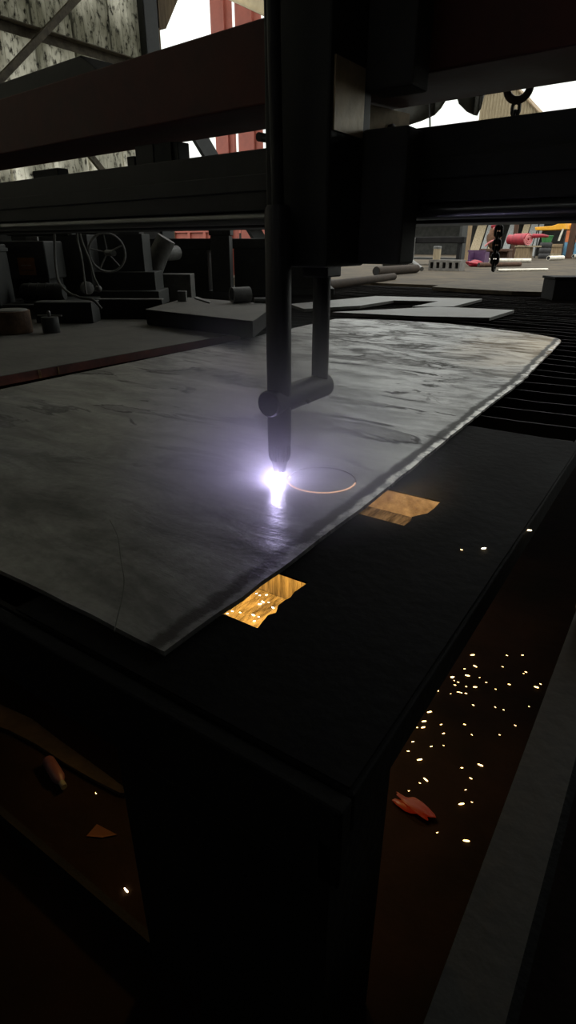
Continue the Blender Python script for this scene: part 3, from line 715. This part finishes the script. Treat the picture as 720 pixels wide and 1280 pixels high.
# offcut plates beyond the big plate
ZO = .7435
p = [P(414, 390, ZO+.03), P(548, 383.2, ZO+.03), P(643, 387.5, ZO+.03), P(612, 397, ZO+.03), P(520, 395, ZO+.03)]
o = build('offcut_plate', pr(p, (0, 0, -.0295)), 'grey_plate', bevel=.002); tag(o, 'pale grey rectangular offcut plate nearest beyond the big plate', 'offcut plate')
p = [P(362, 380, ZO+.03), P(470, 370, ZO+.03), P(603, 373.5, ZO+.03), P(566, 383, ZO+.03), P(515, 383, ZO+.03), P(548, 376.5, ZO+.03), P(492, 375.5, ZO+.03), P(450, 382, ZO+.03), P(380, 386, ZO+.03)]
o = build('offcut_plate', pr(p, (0, 0, -.0295)), 'grey_plate', bevel=.002); tag(o, 'grey offcut plate with a square notch, behind the rectangular one', 'offcut plate')
p = [P(540, 358.5, ZO+.05), P(575, 350, ZO+.05), P(730, 352, ZO+.05), P(730, 366, ZO+.05), P(640, 364, ZO+.05)]
o = build('offcut_plate', pr(p, (0, 0, -.0495)), 'brown_plate', bevel=.002); tag(o, 'wide brownish plate at the far end of the table by the black box', 'offcut plate')
def ex(part, tt, mid, ux, uy, w, H):
    part('body', 0, 1, 0, .35, 0, .9, 'dark_steel', .01); part('lid', -.02, 1.02, -.01, .36, .9, 1.0, 'dark_steel', .004)
onbox('black_box', 690, 770, 376, 346, ZO+.0005, .35, 'dark_steel', 'black steel box at the far end of the table, right of the pale offcut', 'box', extra=ex)
# pipes lying at the far end
def lying(x0, y0, x1, y1, z, r, m, name, label, cat):
    a, c = P(x0, y0, z), P(x1, y1, z); a.z = c.z = z+r
    th = thing(name, ((a+c)/2-Vector((0, 0, r))), label, cat); d = (c-a); L = d.length
    b = B(); lathe(b, a, [(r*.8, 0), (r, 0), (r, L), (r*.8, L)], 20, d); build('pipe_wall', b, m, th, smooth=True)
    build('bore', lt(a-d.normalized()*.0015, [(r*.8, 0), (r*.8, .001)], 20, d), 'hole', th); build('bore', lt(c+d.normalized()*.0005, [(r*.8, 0), (r*.8, .001)], 20, d), 'hole', th)
    return th
lying(408, 362, 492, 350, ZO, .06, 'dark_rust', 'steel_pipe', 'brown steel pipe lying across the far end of the table behind the carriage', 'pipe')

# ------------------------------------------------------------------ hook and chain
hx = PY(648, 112, 4.2); t = thing('lifting_chain', (hx.x, 4.2, 1.2), 'black lifting chain with rusty hook ring hanging behind the gantry', 'chain')
rt = Vector((cos(.28), sin(.28), 0)); up = Vector((0, 0, 1))
b = B(); torus(b, hx+Vector((0, 0, .012)), (rt*-.5+up*.866), (rt*-.866-up*.5), .064, .022, 28, 10, arc=.84); lathe(b, hx+Vector((0, 0, .05)), [(.02, 0), (.024, .03), (.018, .14), (.012, .2)], 14); build('hook', b, 'hook', t, smooth=True)
b = B(); z = hx.z-.095; k = 0
while z > 1.2:
    if k % 2: torus(b, (hx.x, 4.2, z), Vector((0, 1, 0)), up, .019, .0105, 16, 6, stretch=.012)
    else: torus(b, (hx.x, 4.2, z), rt, up, .020, .0105, 16, 6, stretch=.012)
    z -= .041; k += 1
build('chain', b, 'chain', t, smooth=True)
b = B(); z = hx.z+.27
while z < 6.29:
    torus(b, (hx.x, 4.2, z), Vector((0, 1, 0)) if k % 2 else rt, up, .017, .006, 14, 6, stretch=.014); z += .048; k += 1
build('chain', b, 'chain', t, smooth=True)

# ------------------------------------------------------------------ tarpaulin at the open end
Yt = 9.02
prof = [(470, 160), (500, 160), (515, 157), (530, 152), (543, 144), (553, 136), (561, 126), (566, 122), (572, 122), (577, 132), (584, 140), (592, 144), (599, 146), (602, 138), (605, 118), (607, 100)]
bot = [PY(x, y, Yt) for x, y in prof]
b = B(); rows = []
for j in range(7):
    f = j/6; row = []
    for i, q in enumerate(bot):
        z = 3.74*(1-f)+q.z*f
        row.append(b.verts.new((q.x, Yt-.0+.05*sin(i*1.9)*f-(.04 if j else 0)*f, z)))
    rows.append(row)
for p, q in zip(rows, rows[1:]):
    for i in range(len(bot)-1): b.faces.new((p[i], p[i+1], q[i+1], q[i]))
o = build('hanging_tarpaulin', b, 'tarp_grey', smooth=True); md = o.modifiers.new('thick', 'SOLIDIFY'); md.thickness = .008
tag(o, 'ragged grey tarpaulin draped from the tie beam above the gantry slot', 'tarpaulin')
# strings
q0, q1 = PY(537, 120, 8.9), PY(537.5, 158, 8.9)
o = build('hanging_rope', tb([Vector((q0.x, 8.9, 3.41)), q0, q1], .012, 8), 'tarp'); tag(o, 'thin dark rope hanging in front of the tarpaulin', 'rope')

# far tan shed
Ys = 48; pts = [PY(598, 160, Ys), PY(598, 119, Ys), PY(640, 105, Ys), PY(664, 128, Ys), PY(673, 141, Ys), PY(676, 160, Ys)]
t = thing('corrugated_shed', (pts[2].x, Ys, .752), 'far tan corrugated shed wall seen behind the hook', 'shed')
b = B(); xs0, xs1 = pts[0].x, pts[5].x; n = 40
def roofz(x):
    for p, q in zip(pts[1:], pts[2:]):
        if p.x <= x <= q.x: return p.z+(q.z-p.z)*(x-p.x)/(q.x-p.x)
    return pts[4].z
for i in range(n):
    xa = xs0+(xs1-xs0)*i/n; xb = xs0+(xs1-xs0)*(i+1)/n; d = .1*(i % 2); e2 = .1*((i+1) % 2)
    b.faces.new([b.verts.new(v_) for v_ in ((xa, Ys-d, .752), (xb, Ys-e2, .752), (xb, Ys-e2, roofz(xb)), (xa, Ys-d, roofz(xa)))])
bmesh.ops.remove_doubles(b, verts=b.verts, dist=.001)
o = build('wall_sheet', b, 'wood_pale', t); md = o.modifiers.new('thick', 'SOLIDIFY'); md.thickness = .05
for p, q in ((pts[1], pts[2]), (pts[2], pts[4])):
    build('roof_edge', pr([p+Vector((0, -.2, 0)), q+Vector((0, -.2, 0)), q+Vector((0, -.2, .1)), p+Vector((0, -.2, .1))], (0, 4, 0)), 'wood', t)

# ------------------------------------------------------------------ yard
ZY = .7515
def stand(x0, x1, yt, yf, lean=0, zb=None):
    """world x-range, Y and top z for something whose foot shows at row yf"""
    z = ZY if zb is None else zb
    m = P((x0+x1)/2, yf, z); a = PY(x0, yf, m.y); c = PY(x1, yf, m.y); return a.x, c.x, m.y, PY((x0+x1)/2, yt, m.y).z
def ybox(name, x0, x1, yt, yf, dep, m, label, cat, bevel=.02, group=None, extra=None, zb=None):
    X0, X1, Y, Z = stand(x0, x1, yt, yf, zb=zb); z = ZY if zb is None else zb
    t_ = thing(name, ((X0+X1)/2, Y+dep/2, z), label, cat, group)
    if extra: extra(t_, X0, X1, Y, z, Z)
    else: build('body', bx((X0, Y, z), (X1, Y+dep, Z)), m, t_, bevel=bevel)
    return t_
# back fence and lean-to roof over the clutter
struct('trim_13', bx((-30, 38.0, .752), (6, 38.15, 3.2)), 'wall_dark')
struct('trim_14', bx((-30, 36.6, 3.22), (4, 38.2, 3.35)), 'roof')
# posts
def post(x0, x1, yf, m, label, brace=True):
    X0, X1, Y, Z = stand(x0, x1, 200, yf); t_ = thing('shed_post', ((X0+X1)/2, Y+.08, ZY), label, 'post', 'posts of the yard shelter')
    build('shaft', bx((X0, Y, ZY+.02), (X1, Y+.16, 3.215)), m, t_, bevel=.015); build('foot_plate', bx((X0-.06, Y-.06, ZY), (X1+.06, Y+.22, ZY+.019)), m, t_)
post(577, 583.5, 327.5, 'wood', 'yellow-brown shelter post beside the purple crate')
post(636.5, 641.5, 324, 'wood_dark', 'dark red-brown shelter post behind the red bundle')
post(706, 713.5, 323, 'wood_dark', 'dark shelter post in front of the blue and orange board')
# leaning boards
for (x0, x1, m, lab) in ((586, 597, 'wood_pale', 'pale leaning board with orange stain, leftmost behind the brown sack'), (599, 606, 'wood_grey', 'greyish leaning board just left of the brown sack'), (607.5, 613, 'wood_pale', 'narrow pale leaning board behind the brown sack'),
                         (626, 634, 'wood_grey', 'grey leaning board between chain and red-brown post'), (643.5, 651, 'wood_pale', 'tan leaning board behind the red bundle'), (652.5, 661, 'wood_grey', 'wide blue-grey leaning board above the red bundle'), (662.5, 668, 'wood_grey', 'narrow grey leaning board next to the yellow canopy')):
    Y = 36.4; a, c = PY(x0, 316, Y), PY(x1, 318, Y)
    tilt = 1.2
    pts_ = [(a.x, Y, ZY), (c.x, Y, ZY), (c.x+.12, Y+tilt, 3.0), (a.x+.12, Y+tilt, 3.0)]
    o = build('leaning_board', pr(pts_, (0, -.05, 0)), m); tag(o, lab, 'board', 'boards leaning in the yard')
# rack, bed with end plates on the left
def ex(t_, X0, X1, Y, z, Z):
    w = X1-X0
    for f in (0, .96): build('upright', bx((X0+w*f, Y, z), (X0+w*(f+.04), Y+.5, Z)), 'grey_dark', t_)
    for f in (.12, .52, .97): build('shelf', bx((X0+w*.041, Y, z+(Z-z)*f), (X0+w*.959, Y+.5, z+(Z-z)*f+.05)), 'grey_dark', t_)
ybox('storage_rack', 500, 573, 274, 331, .5, 'grey_dark', 'dark storage rack left of the yellow-brown post', 'rack', extra=ex)
def ex(t_, X0, X1, Y, z, Z):
    build('beam', bx((X0, Y, Z-.16), (X1, Y+.2, Z)), 'dark_steel', t_, bevel=.02)
    w = X1-X0
    ep = build('end_plate', bx((X0+w*.10, Y-.06, Z-.62), (X0+w*.22, Y-.001, Z-.02)), 'grey_mid', t_, bevel=.02)
    build('bolt_hole', lt((X0+w*.165, Y-.061, Z-.3), [(.07, 0), (.07, .004)], 16, (0, -1, 0)), 'hole', ep)
    for f in (.03, .9): build('leg', bx((X0+w*f, Y+.02, z), (X0+w*(f+.05), Y+.18, Z-.161)), 'dark_steel', t_)
ybox('steel_trestle', 501, 576, 296, 335, .2, 'dark_steel', 'dark steel trestle with a pale holed end plate', 'trestle', extra=ex)
def ex(t_, X0, X1, Y, z, Z):
    w = X1-X0; b = B()
    H = Z-z; fr = H*.22
    box(b, (X0, Y, z), (X1, Y+.4, z+fr)); box(b, (X0, Y, Z-fr), (X1, Y+.4, Z))
    n = 5; ww = w/n
    for i in range(n+1):
        c = X0+i*ww; box(b, (max(X0, c-ww*.24), Y+.001, z+fr), (min(X1, c+ww*.24), Y+.399, Z-fr))
    build('body', b, 'block', t_)
    for i in range(n): build('opening', bx((X0+(i+.26)*ww, Y+.2, z+fr), (X0+(i+.74)*ww, Y+.21, Z-fr)), 'hole', t_)
ybox('cellular_block', 535, 574, 325, 338.5, .4, 'block', 'long grey cast block with a row of square holes', 'block', extra=ex)
X0, X1, Y, Z = stand(541, 550, 309, 325, zb=None)
zb_ = PY(545, 325, P(545, 338.5, ZY).y).z+.004; Yb_ = P(555, 338.5, ZY).y+.2
a, c = PY(541, 325, Yb_), PY(550, 325, Yb_); r = (c.x-a.x)/2
t = thing('paint_can', ((a.x+c.x)/2, Yb_, zb_), 'tan paint can standing on the holed grey block', 'can')
build('can_body', lt(((a.x+c.x)/2, Yb_, zb_), [(r, 0), (r, r*2.6)], 24), 'wood_pale', t, smooth=True); build('lid', lt(((a.x+c.x)/2, Yb_, zb_+r*2.6), [(r*1.06, 0), (r*1.06, .05), (r*.9, .06)], 24), 'grey_mid', t, smooth=True)
# leaning pale bar
a, c = P(527, 339, ZY), PY(500, 315, P(500, 334, ZY).y)
o = build('leaning_bar', tb([a+Vector((0, 0, .05)), c], .05, 10), 'grey_plate', smooth=True); tag(o, 'pale bar leaning diagonally against the dark trestle', 'bar')
lying(478, 333, 508, 333, ZY, .12, 'grey_plate', 'steel_tube', 'shiny short tube lying left of the leaning pale bar', 'tube')
lying(470, 345, 520, 341, ZY, .09, 'dark_rust', 'steel_tube', 'dark rusty tube lying before the shiny short tube', 'tube')
# crates and bundles
def ex(t_, X0, X1, Y, z, Z):
    w = X1-X0
    build('bottom', bx((X0, Y, z), (X1, Y+.5, z+.05)), 'purple', t_)
    for f in (0, .9): build('side', bx((X0+w*f, Y, z+.051), (X0+w*(f+.1), Y+.5, Z)), 'purple', t_)
    build('rear', bx((X0+w*.101, Y+.45, z+.051), (X0+w*.899, Y+.5, Z)), 'purple', t_); build('rim', bx((X0-.02, Y-.02, Z+.001), (X1+.02, Y+.0, Z+.06)), 'purple', t_)
    build('front', bx((X0+w*.101, Y, z+.051), (X0+w*.899, Y+.03, z+(Z-z)*.3)), 'purple', t_)
ybox('plastic_crate', 584, 605, 315, 329, .5, 'purple', 'purple plastic crate at the foot of the yellow-brown post', 'crate', extra=ex)
def blob(name, c, s, m, label, cat, seed, sub=3, amp=.18, parent=None):
    rnd = random.Random(seed); b = B(); bmesh.ops.create_icosphere(b, subdivisions=sub, radius=1)
    ph = [(rnd.uniform(1, 3), rnd.uniform(1, 3), rnd.uniform(1, 3), rnd.uniform(0, 6)) for _ in range(6)]
    for v_ in b.verts:
        k = 1+amp*sum(sin(v_.co.x*f1*2+v_.co.y*f2*2+v_.co.z*f3*2+p_) for f1, f2, f3, p_ in ph)/3
        v_.co = Vector((v_.co.x*s[0]*k, v_.co.y*s[1]*k, max(v_.co.z*k, -.92)*s[2]))+Vector(c)
    zmin = min(v_.co.z for v_ in b.verts)
    for v_ in b.verts: v_.co.z += c[2]-s[2]-zmin
    o = build(name, b, m, parent, smooth=True)
    if parent is None: tag(o, label, cat)
    return o
q = P(593, 333.5, ZY); blob('red_rag', (q.x, q.y, ZY+.09), (.24, .15, .09), 'red_cloth', 'small red rag heap before the purple crate', 'rag', 3)
# long dark bench + sack + red bundle
def ex(t_, X0, X1, Y, z, Z):
    build('worktop', bx((X0, Y, Z-.1), (X1, Y+.6, Z)), 'wood_dark', t_, bevel=.02)
    w = X1-X0
    for f in (.0, .48, .95): build('leg', bx((X0+w*f, Y+.05, z), (X0+w*(f+.05), Y+.55, Z-.101)), 'wood_dark', t_)
    build('lower_panel', bx((X0+.05, Y+.3, z+.1), (X1-.05, Y+.34, Z-.101)), 'wood_dark', t_)
bt = ybox('low_bench', 597, 634.5, 311, 326, .6, 'wood_dark', 'low dark timber bench under the brown sack', 'bench', extra=ex)
X0, X1, Y, Z = stand(597, 634.5, 311, 326)
q = PY(617, 297, Y+.3)
sk = thing('sack', (q.x, Y+.3, Z+.003), 'upright brown sack with pink-white edging on the low bench', 'sack')
hgt = PY(617, 283, Y+.3).z-Z
blob('sack_body', (q.x, Y+.3, Z+.003+hgt*.5), (.26, .2, hgt*.5), 'sack', '', '', 5, parent=sk, amp=.12)
b = B(); tube(b, smoothpts([Vector((q.x+.02, Y+.08, Z+hgt*.94)), Vector((q.x+.13, Y+.06, Z+hgt*.7)), Vector((q.x+.2, Y+.04, Z+hgt*.45)), Vector((q.x-.04, Y+.03, Z+hgt*.3)), Vector((q.x-.22, Y+.06, Z+hgt*.12))]), .035, 8); build('edging', b, 'pink', sk, smooth=True)
blob('sack_tie', (q.x+.02, Y+.3, Z+hgt*1.02), (.17, .14, .1), 'red_cloth', '', '', 6, parent=sk)
def ex(t_, X0, X1, Y, z, Z):
    build('side_panel', bx((X0, Y, z), (X1, Y+.6, Z-.06)), 'wood', t_, bevel=.02); build('lid', bx((X0-.04, Y-.04, Z-.059), (X1+.3, Y+.64, Z)), 'wood_pale', t_)
ybox('wooden_crate', 642.5, 660, 307, 325, .6, 'wood', 'brown wooden crate with a pale lid under the red bundle', 'crate', extra=ex)
X0, X1, Y, Z = stand(642.5, 660, 307, 325)
rb = thing('rolled_tarpaulin', (X0, Y+.3, Z+.002), 'bright red rolled tarpaulin with coiled end on the wooden crate', 'tarpaulin')
r0 = .23; e0 = Vector((X0-.25, Y+.45, Z+.003+r0)); e1 = Vector((X1-.12, Y-.02, Z+.003+r0))
b = B(); tube(b, smoothpts([e0+Vector((-.25, .1, 0)), e0, e0.lerp(e1, .5)+Vector((0, 0, -.0)), e1], 5), [r0*.62]+[r0*.8]*5+[r0*.95]*5+[r0*.97]*4+[r0*.97], 20); build('roll', b, 'red_cloth', rb, smooth=True)
b = B(); dirn = (e1-e0).normalized(); u, w_ = frame_of(dirn)
sp_ = [e1+dirn*.02+(u*cos(a)+w_*sin(a))*(r0*.95*(1-a/22)) for a in [k*.35 for k in range(52)]]
tube(b, sp_, .03, 6); build('coiled_end', b, 'pink', rb, smooth=True)
b = B(); tube(b, [e1+Vector((.12, .1, .12)), e1+Vector((.5, .15, .13)), e1+Vector((.72, .2, .1))], [.09, .07, .04], 10); build('loose_end', b, 'red_cloth', rb, smooth=True)
# pipes
lying(611, 328, 663, 328, ZY, .065, 'white_pipe', 'white_pipe', 'long white pipe lying at the foot of the wooden crate', 'pipe')
lying(622, 339.5, 684, 338.5, ZY, .03, 'white_pipe', 'thin_pole', 'thin pale pole lying out on the yard floor', 'pole')
lying(685, 325.5, 703, 325, ZY, .085, 'white_pipe', 'white_pipe', 'short white pipe before the brown box, left of the dark post', 'pipe')
lying(716, 322.5, 760, 322, ZY, .08, 'white_pipe', 'white_pipe', 'white pipe running off the edge beyond the dark post', 'pipe')
o = lying(598, 334, 650, 333, ZY, .06, 'wood_dark', 'timber_pole', 'dark timber pole lying between the white pipe and the pale pole', 'pole')
# yellow canopy
Y = 31; t = thing('market_canopy', (PY(690, 323, Y).x, Y, ZY), 'yellow canopy with raised peak over the green tub', 'canopy')
pf = [(668.5, 284), (690, 282.5), (697, 280), (703, 276), (706, 277), (707, 286.5), (690, 287.5), (669, 287.8)]
build('canopy', pr([PY(x, y, Y) for x, y in pf], (0, 1.6, 0)), 'yellow', t, bevel=.02)
for x in (671, 705):
    q = PY(x, 300, Y); zt3 = PY(x, 286.5, Y).z
    build('pole', tb([(q.x, Y+.1, ZY), (q.x, Y+.1, zt3)], .03, 10), 'grey_dark', t); build('pole', tb([(q.x, Y+1.5, ZY), (q.x, Y+1.5, zt3)], .03, 10), 'grey_dark', t)
build('side_flap', pr([PY(703, 286, Y), PY(705, 286, Y), PY(699.5, 301, Y), PY(697, 301, Y), PY(700, 293, Y)], (0, .03, 0)), 'white_pipe', t)
Y = 32; t = thing('market_canopy', (PY(725, 323, Y).x, Y, ZY), 'second yellow canopy cut by the picture edge beyond the dark post', 'canopy')
build('canopy', pr([PY(x, y, Y) for x, y in ((714, 279), (760, 277), (760, 288), (714, 287))], (0, 1.6, 0)), 'yellow', t, bevel=.02)
for x in (716, 758):
    q = PY(x, 300, Y); build('pole', tb([(q.x, Y+.6, ZY), (q.x, Y+.6, PY(x, 286, Y).z)], .03, 10), 'grey_dark', t)
def ex(t_, X0, X1, Y, z, Z):
    h_ = Z-z; 
    for z0, z1, m_, nm in ((0, .32, 'blue', 'lower_board'), (.325, .55, 'blue', 'middle_board'), (.555, 1, 'orange_paint', 'upper_board')): build(nm, bx((X0, Y, z+h_*z0), (X1, Y+.08, z+h_*z1)), m_, t_)
    for x in (X0+.05, X1-.15): build('stay', bx((x, Y+.081, z), (x+.1, Y+.4, Z-.2)), 'wood', t_)
ybox('painted_board', 701, 742, 288, 320.5, .4, 'blue', 'blue board with orange top standing behind the dark post', 'board', extra=ex)
def ex(t_, X0, X1, Y, z, Z):
    build('box_body', bx((X0, Y, z), (X1, Y+.5, Z)), 'wood', t_, bevel=.015); build('bottom_batten', bx((X0-.03, Y-.04, z+.03), (X1+.03, Y-.001, z+.14)), 'wood_pale', t_); build('batten', bx((X0-.02, Y-.04, Z-.14), (X1+.02, Y-.001, Z-.03)), 'wood', t_)
ybox('wooden_box', 687.5, 700.5, 305, 320.5, .5, 'wood', 'brown wooden box before the blue board', 'box', extra=ex)
# dark tyres and the green tub
X0, X1, Y, Z = stand(670, 686, 303, 323.5)
xm = (X0+X1)/2; R_ = (X1-X0)/2*.95; zz = ZY
for k, lab in enumerate(('bottom tyre of the dark stack under the green tub', 'middle tyre of the dark stack under the green tub', 'top tyre of the dark stack under the green tub')):
    b = B(); hh = (Z-ZY)/3
    lathe(b, (xm, Y+R_, zz+.001), [(R_*.55, .0), (R_*.9, .0), (R_, hh*.25), (R_, hh*.75), (R_*.9, hh-.002), (R_*.55, hh-.002)], 28)
    o = build('car_tyre', b, 'rubber', smooth=True); tag(o, lab, 'tyre', 'tyres under the green tub'); zz += hh
t = thing('plastic_tub', (xm, Y+R_, zz+.002), 'green plastic tub on the dark tyres under the yellow canopy', 'tub')
build('tub', lt((xm, Y+R_, zz+.002), [(R_*.75, 0), (R_*.95, .22), (R_*.88, .23), (R_*.6, .23)], 28), 'green', t, smooth=True); build('rim', lt((xm, Y+R_, zz+.232), [(R_*1.0, 0), (R_*1.03, .02), (R_*1.0, .04), (R_*.5, .045)], 28), 'green', t, smooth=True)

# ------------------------------------------------------------------ sparks
b = B(); bmesh.ops.create_icosphere(b, subdivisions=2, radius=1)
me = {}
def spark_mesh(kind):
    if kind not in me:
        b = B(); bmesh.ops.create_icosphere(b, subdivisions=2, radius=1)
        for v_ in b.verts: v_.co = Vector((v_.co.x*.0072*(1-.25*max(0, v_.co.x)), v_.co.y*.0015, v_.co.z*.0015+.0015))
        m_ = bpy.data.meshes.new('spark'); b.to_mesh(m_); b.free(); m_.materials.append(M[kind])
        for p_ in m_.polygons: p_.use_smooth = True
        me[kind] = m_
    return me[kind]
def spark(x, y, z, s, label, group, kind='spark', ang=None):
    o = bpy.data.objects.new('spark', spark_mesh(kind)); C.objects.link(o)
    o.location = P(x, y, z); o.rotation_euler = (0, 0, HEAD+(random.uniform(-.9, .3) if ang is None else ang)); o.scale = (s, s, s)
    tag(o, label, 'spark', group)
fl = [(412,58),(362,135),(367,146),(410,190),(513,191),(560,190),(316,203),(418,224),(386,231),(333,222),(298,248),(288,237),(324,257),(350,256),(395,252),(431,257),(290,266),(310,279),(302,297),(367,271),(355,266),(418,286),(391,284),(451,272),(479,292),(520,278),(563,245),(570,241),(602,287),(614,277),(344,306),(368,301),(376,303),(390,305),(275,321),(281,361),(478,346),(503,354),(579,344),(265,389),(214,385),(193,415),(227,413),(262,407),(244,407),(316,398),(386,398),(538,401),(323,425),(408,429),(491,429),(231,450),(176,440),(217,478),(286,464),(323,461),(252,504),(434,521),(378,528),(120,548),(128,558),(112,541),(252,574),(270,565),(405,560),(219,597),(389,594),(377,637),(408,631),(304,722),(392,748),(500,225),(357,280),(412,340),(222,418),(348,258)]
big = {(367,146),(410,190),(418,224),(350,256),(302,297),(418,286),(281,361),(602,287),(265,389),(262,407),(252,504),(128,558),(120,548),(270,565),(377,637),(392,748),(395,252),(434,521)}
for q in fl:
    s = random.uniform(1.0, 1.35) if q in big else random.uniform(.4, .75)
    spark(420+q[0]/2.4, 740+q[1]/2.4, .0005, s, 'glowing spark on the dark floor between table and rail', 'sparks between table and rail')
op = [(80,285),(100,276),(132,281),(186,292),(208,299),(190,316),(212,211),(199,203),(222,177),(258,174),(285,200),(240,209),(213,247),(248,240),(266,262),(284,150),(225,238),(262,297),(300,215),(345,190),(370,165)]
for q in op:
    spark(260+q[0]*.3056, 680+q[1]*.3056, .3505, random.uniform(.5, 1.0), 'glowing spark on the lit slag tray seen through the near opening', 'sparks in the slag tray', 'spark_white')
spark(605, 686, .748, .9, 'single bright spark on the black scrap sheet, beyond the near opening', None, 'spark_white')
spark(577, 687.5, .748, .45, 'tiny dim spark on the black scrap sheet beside the brighter one', None)
spark(662, 663.5, .735, .9, 'lone bright spark leaping off the outer edge of the black scrap sheet', None, 'spark_white')
spark(158, 1113.5, .0005, 1.2, 'lone bright spark on the floor in the dark near corner', None, 'spark_white')
spark(120, 992, .0005, .5, 'tiny pale spark on the floor beside the curved strip', None)
# glowing slag lump on the floor
q = P(518, 1012, 0); blob('slag_lump', (q.x, q.y, .0125), (.05, .02, .012), 'hot_slag', 'dull red glowing slag lump on the floor among the sparks', 'slag', 11, amp=.3)

# ------------------------------------------------------------------ bits on the floor at lower left
pts_ = [(-30, 872), (0, 880), (40, 898), (75, 925), (110, 950), (140, 972), (166, 992), (150, 991), (118, 975), (80, 953), (45, 930), (10, 912), (-30, 900)]
o = build('curved_strip', pr([P(x, y, .012) for x, y in pts_], (0, 0, -.0115)), 'dark_rust', bevel=.001); tag(o, 'curved tapering steel strip lying on the floor before the table', 'strip')
a, c = P(61, 955, .0), P(82, 990, .0); d = c-a; L = d.length; rr = .017
t = thing('plastic_bottle', (a+c)/2, 'small pale pink bottle lying on the floor beside the curved strip', 'bottle')
b = B(); lathe(b, a+Vector((0, 0, rr)), [(rr*.8, 0), (rr, .006), (rr, L*.62), (rr*.9, L*.7), (rr*.4, L*.82)], 20, d); build('bottle_body', b, 'plastic_pink', t, smooth=True)
build('cap', lt(a+Vector((0, 0, rr))+d*.821, [(rr*.5, 0), (rr*.5, L*.16)], 16, d), 'block', t, smooth=True)
o = build('card_scrap', pr([P(108, 1045, .003), P(121, 1030, .012), P(146, 1043, .004), P(128, 1047, .003)], (0, 0, -.002)), 'paper'); tag(o, 'torn orange-brown card scrap on the floor in the dark near corner', 'card')
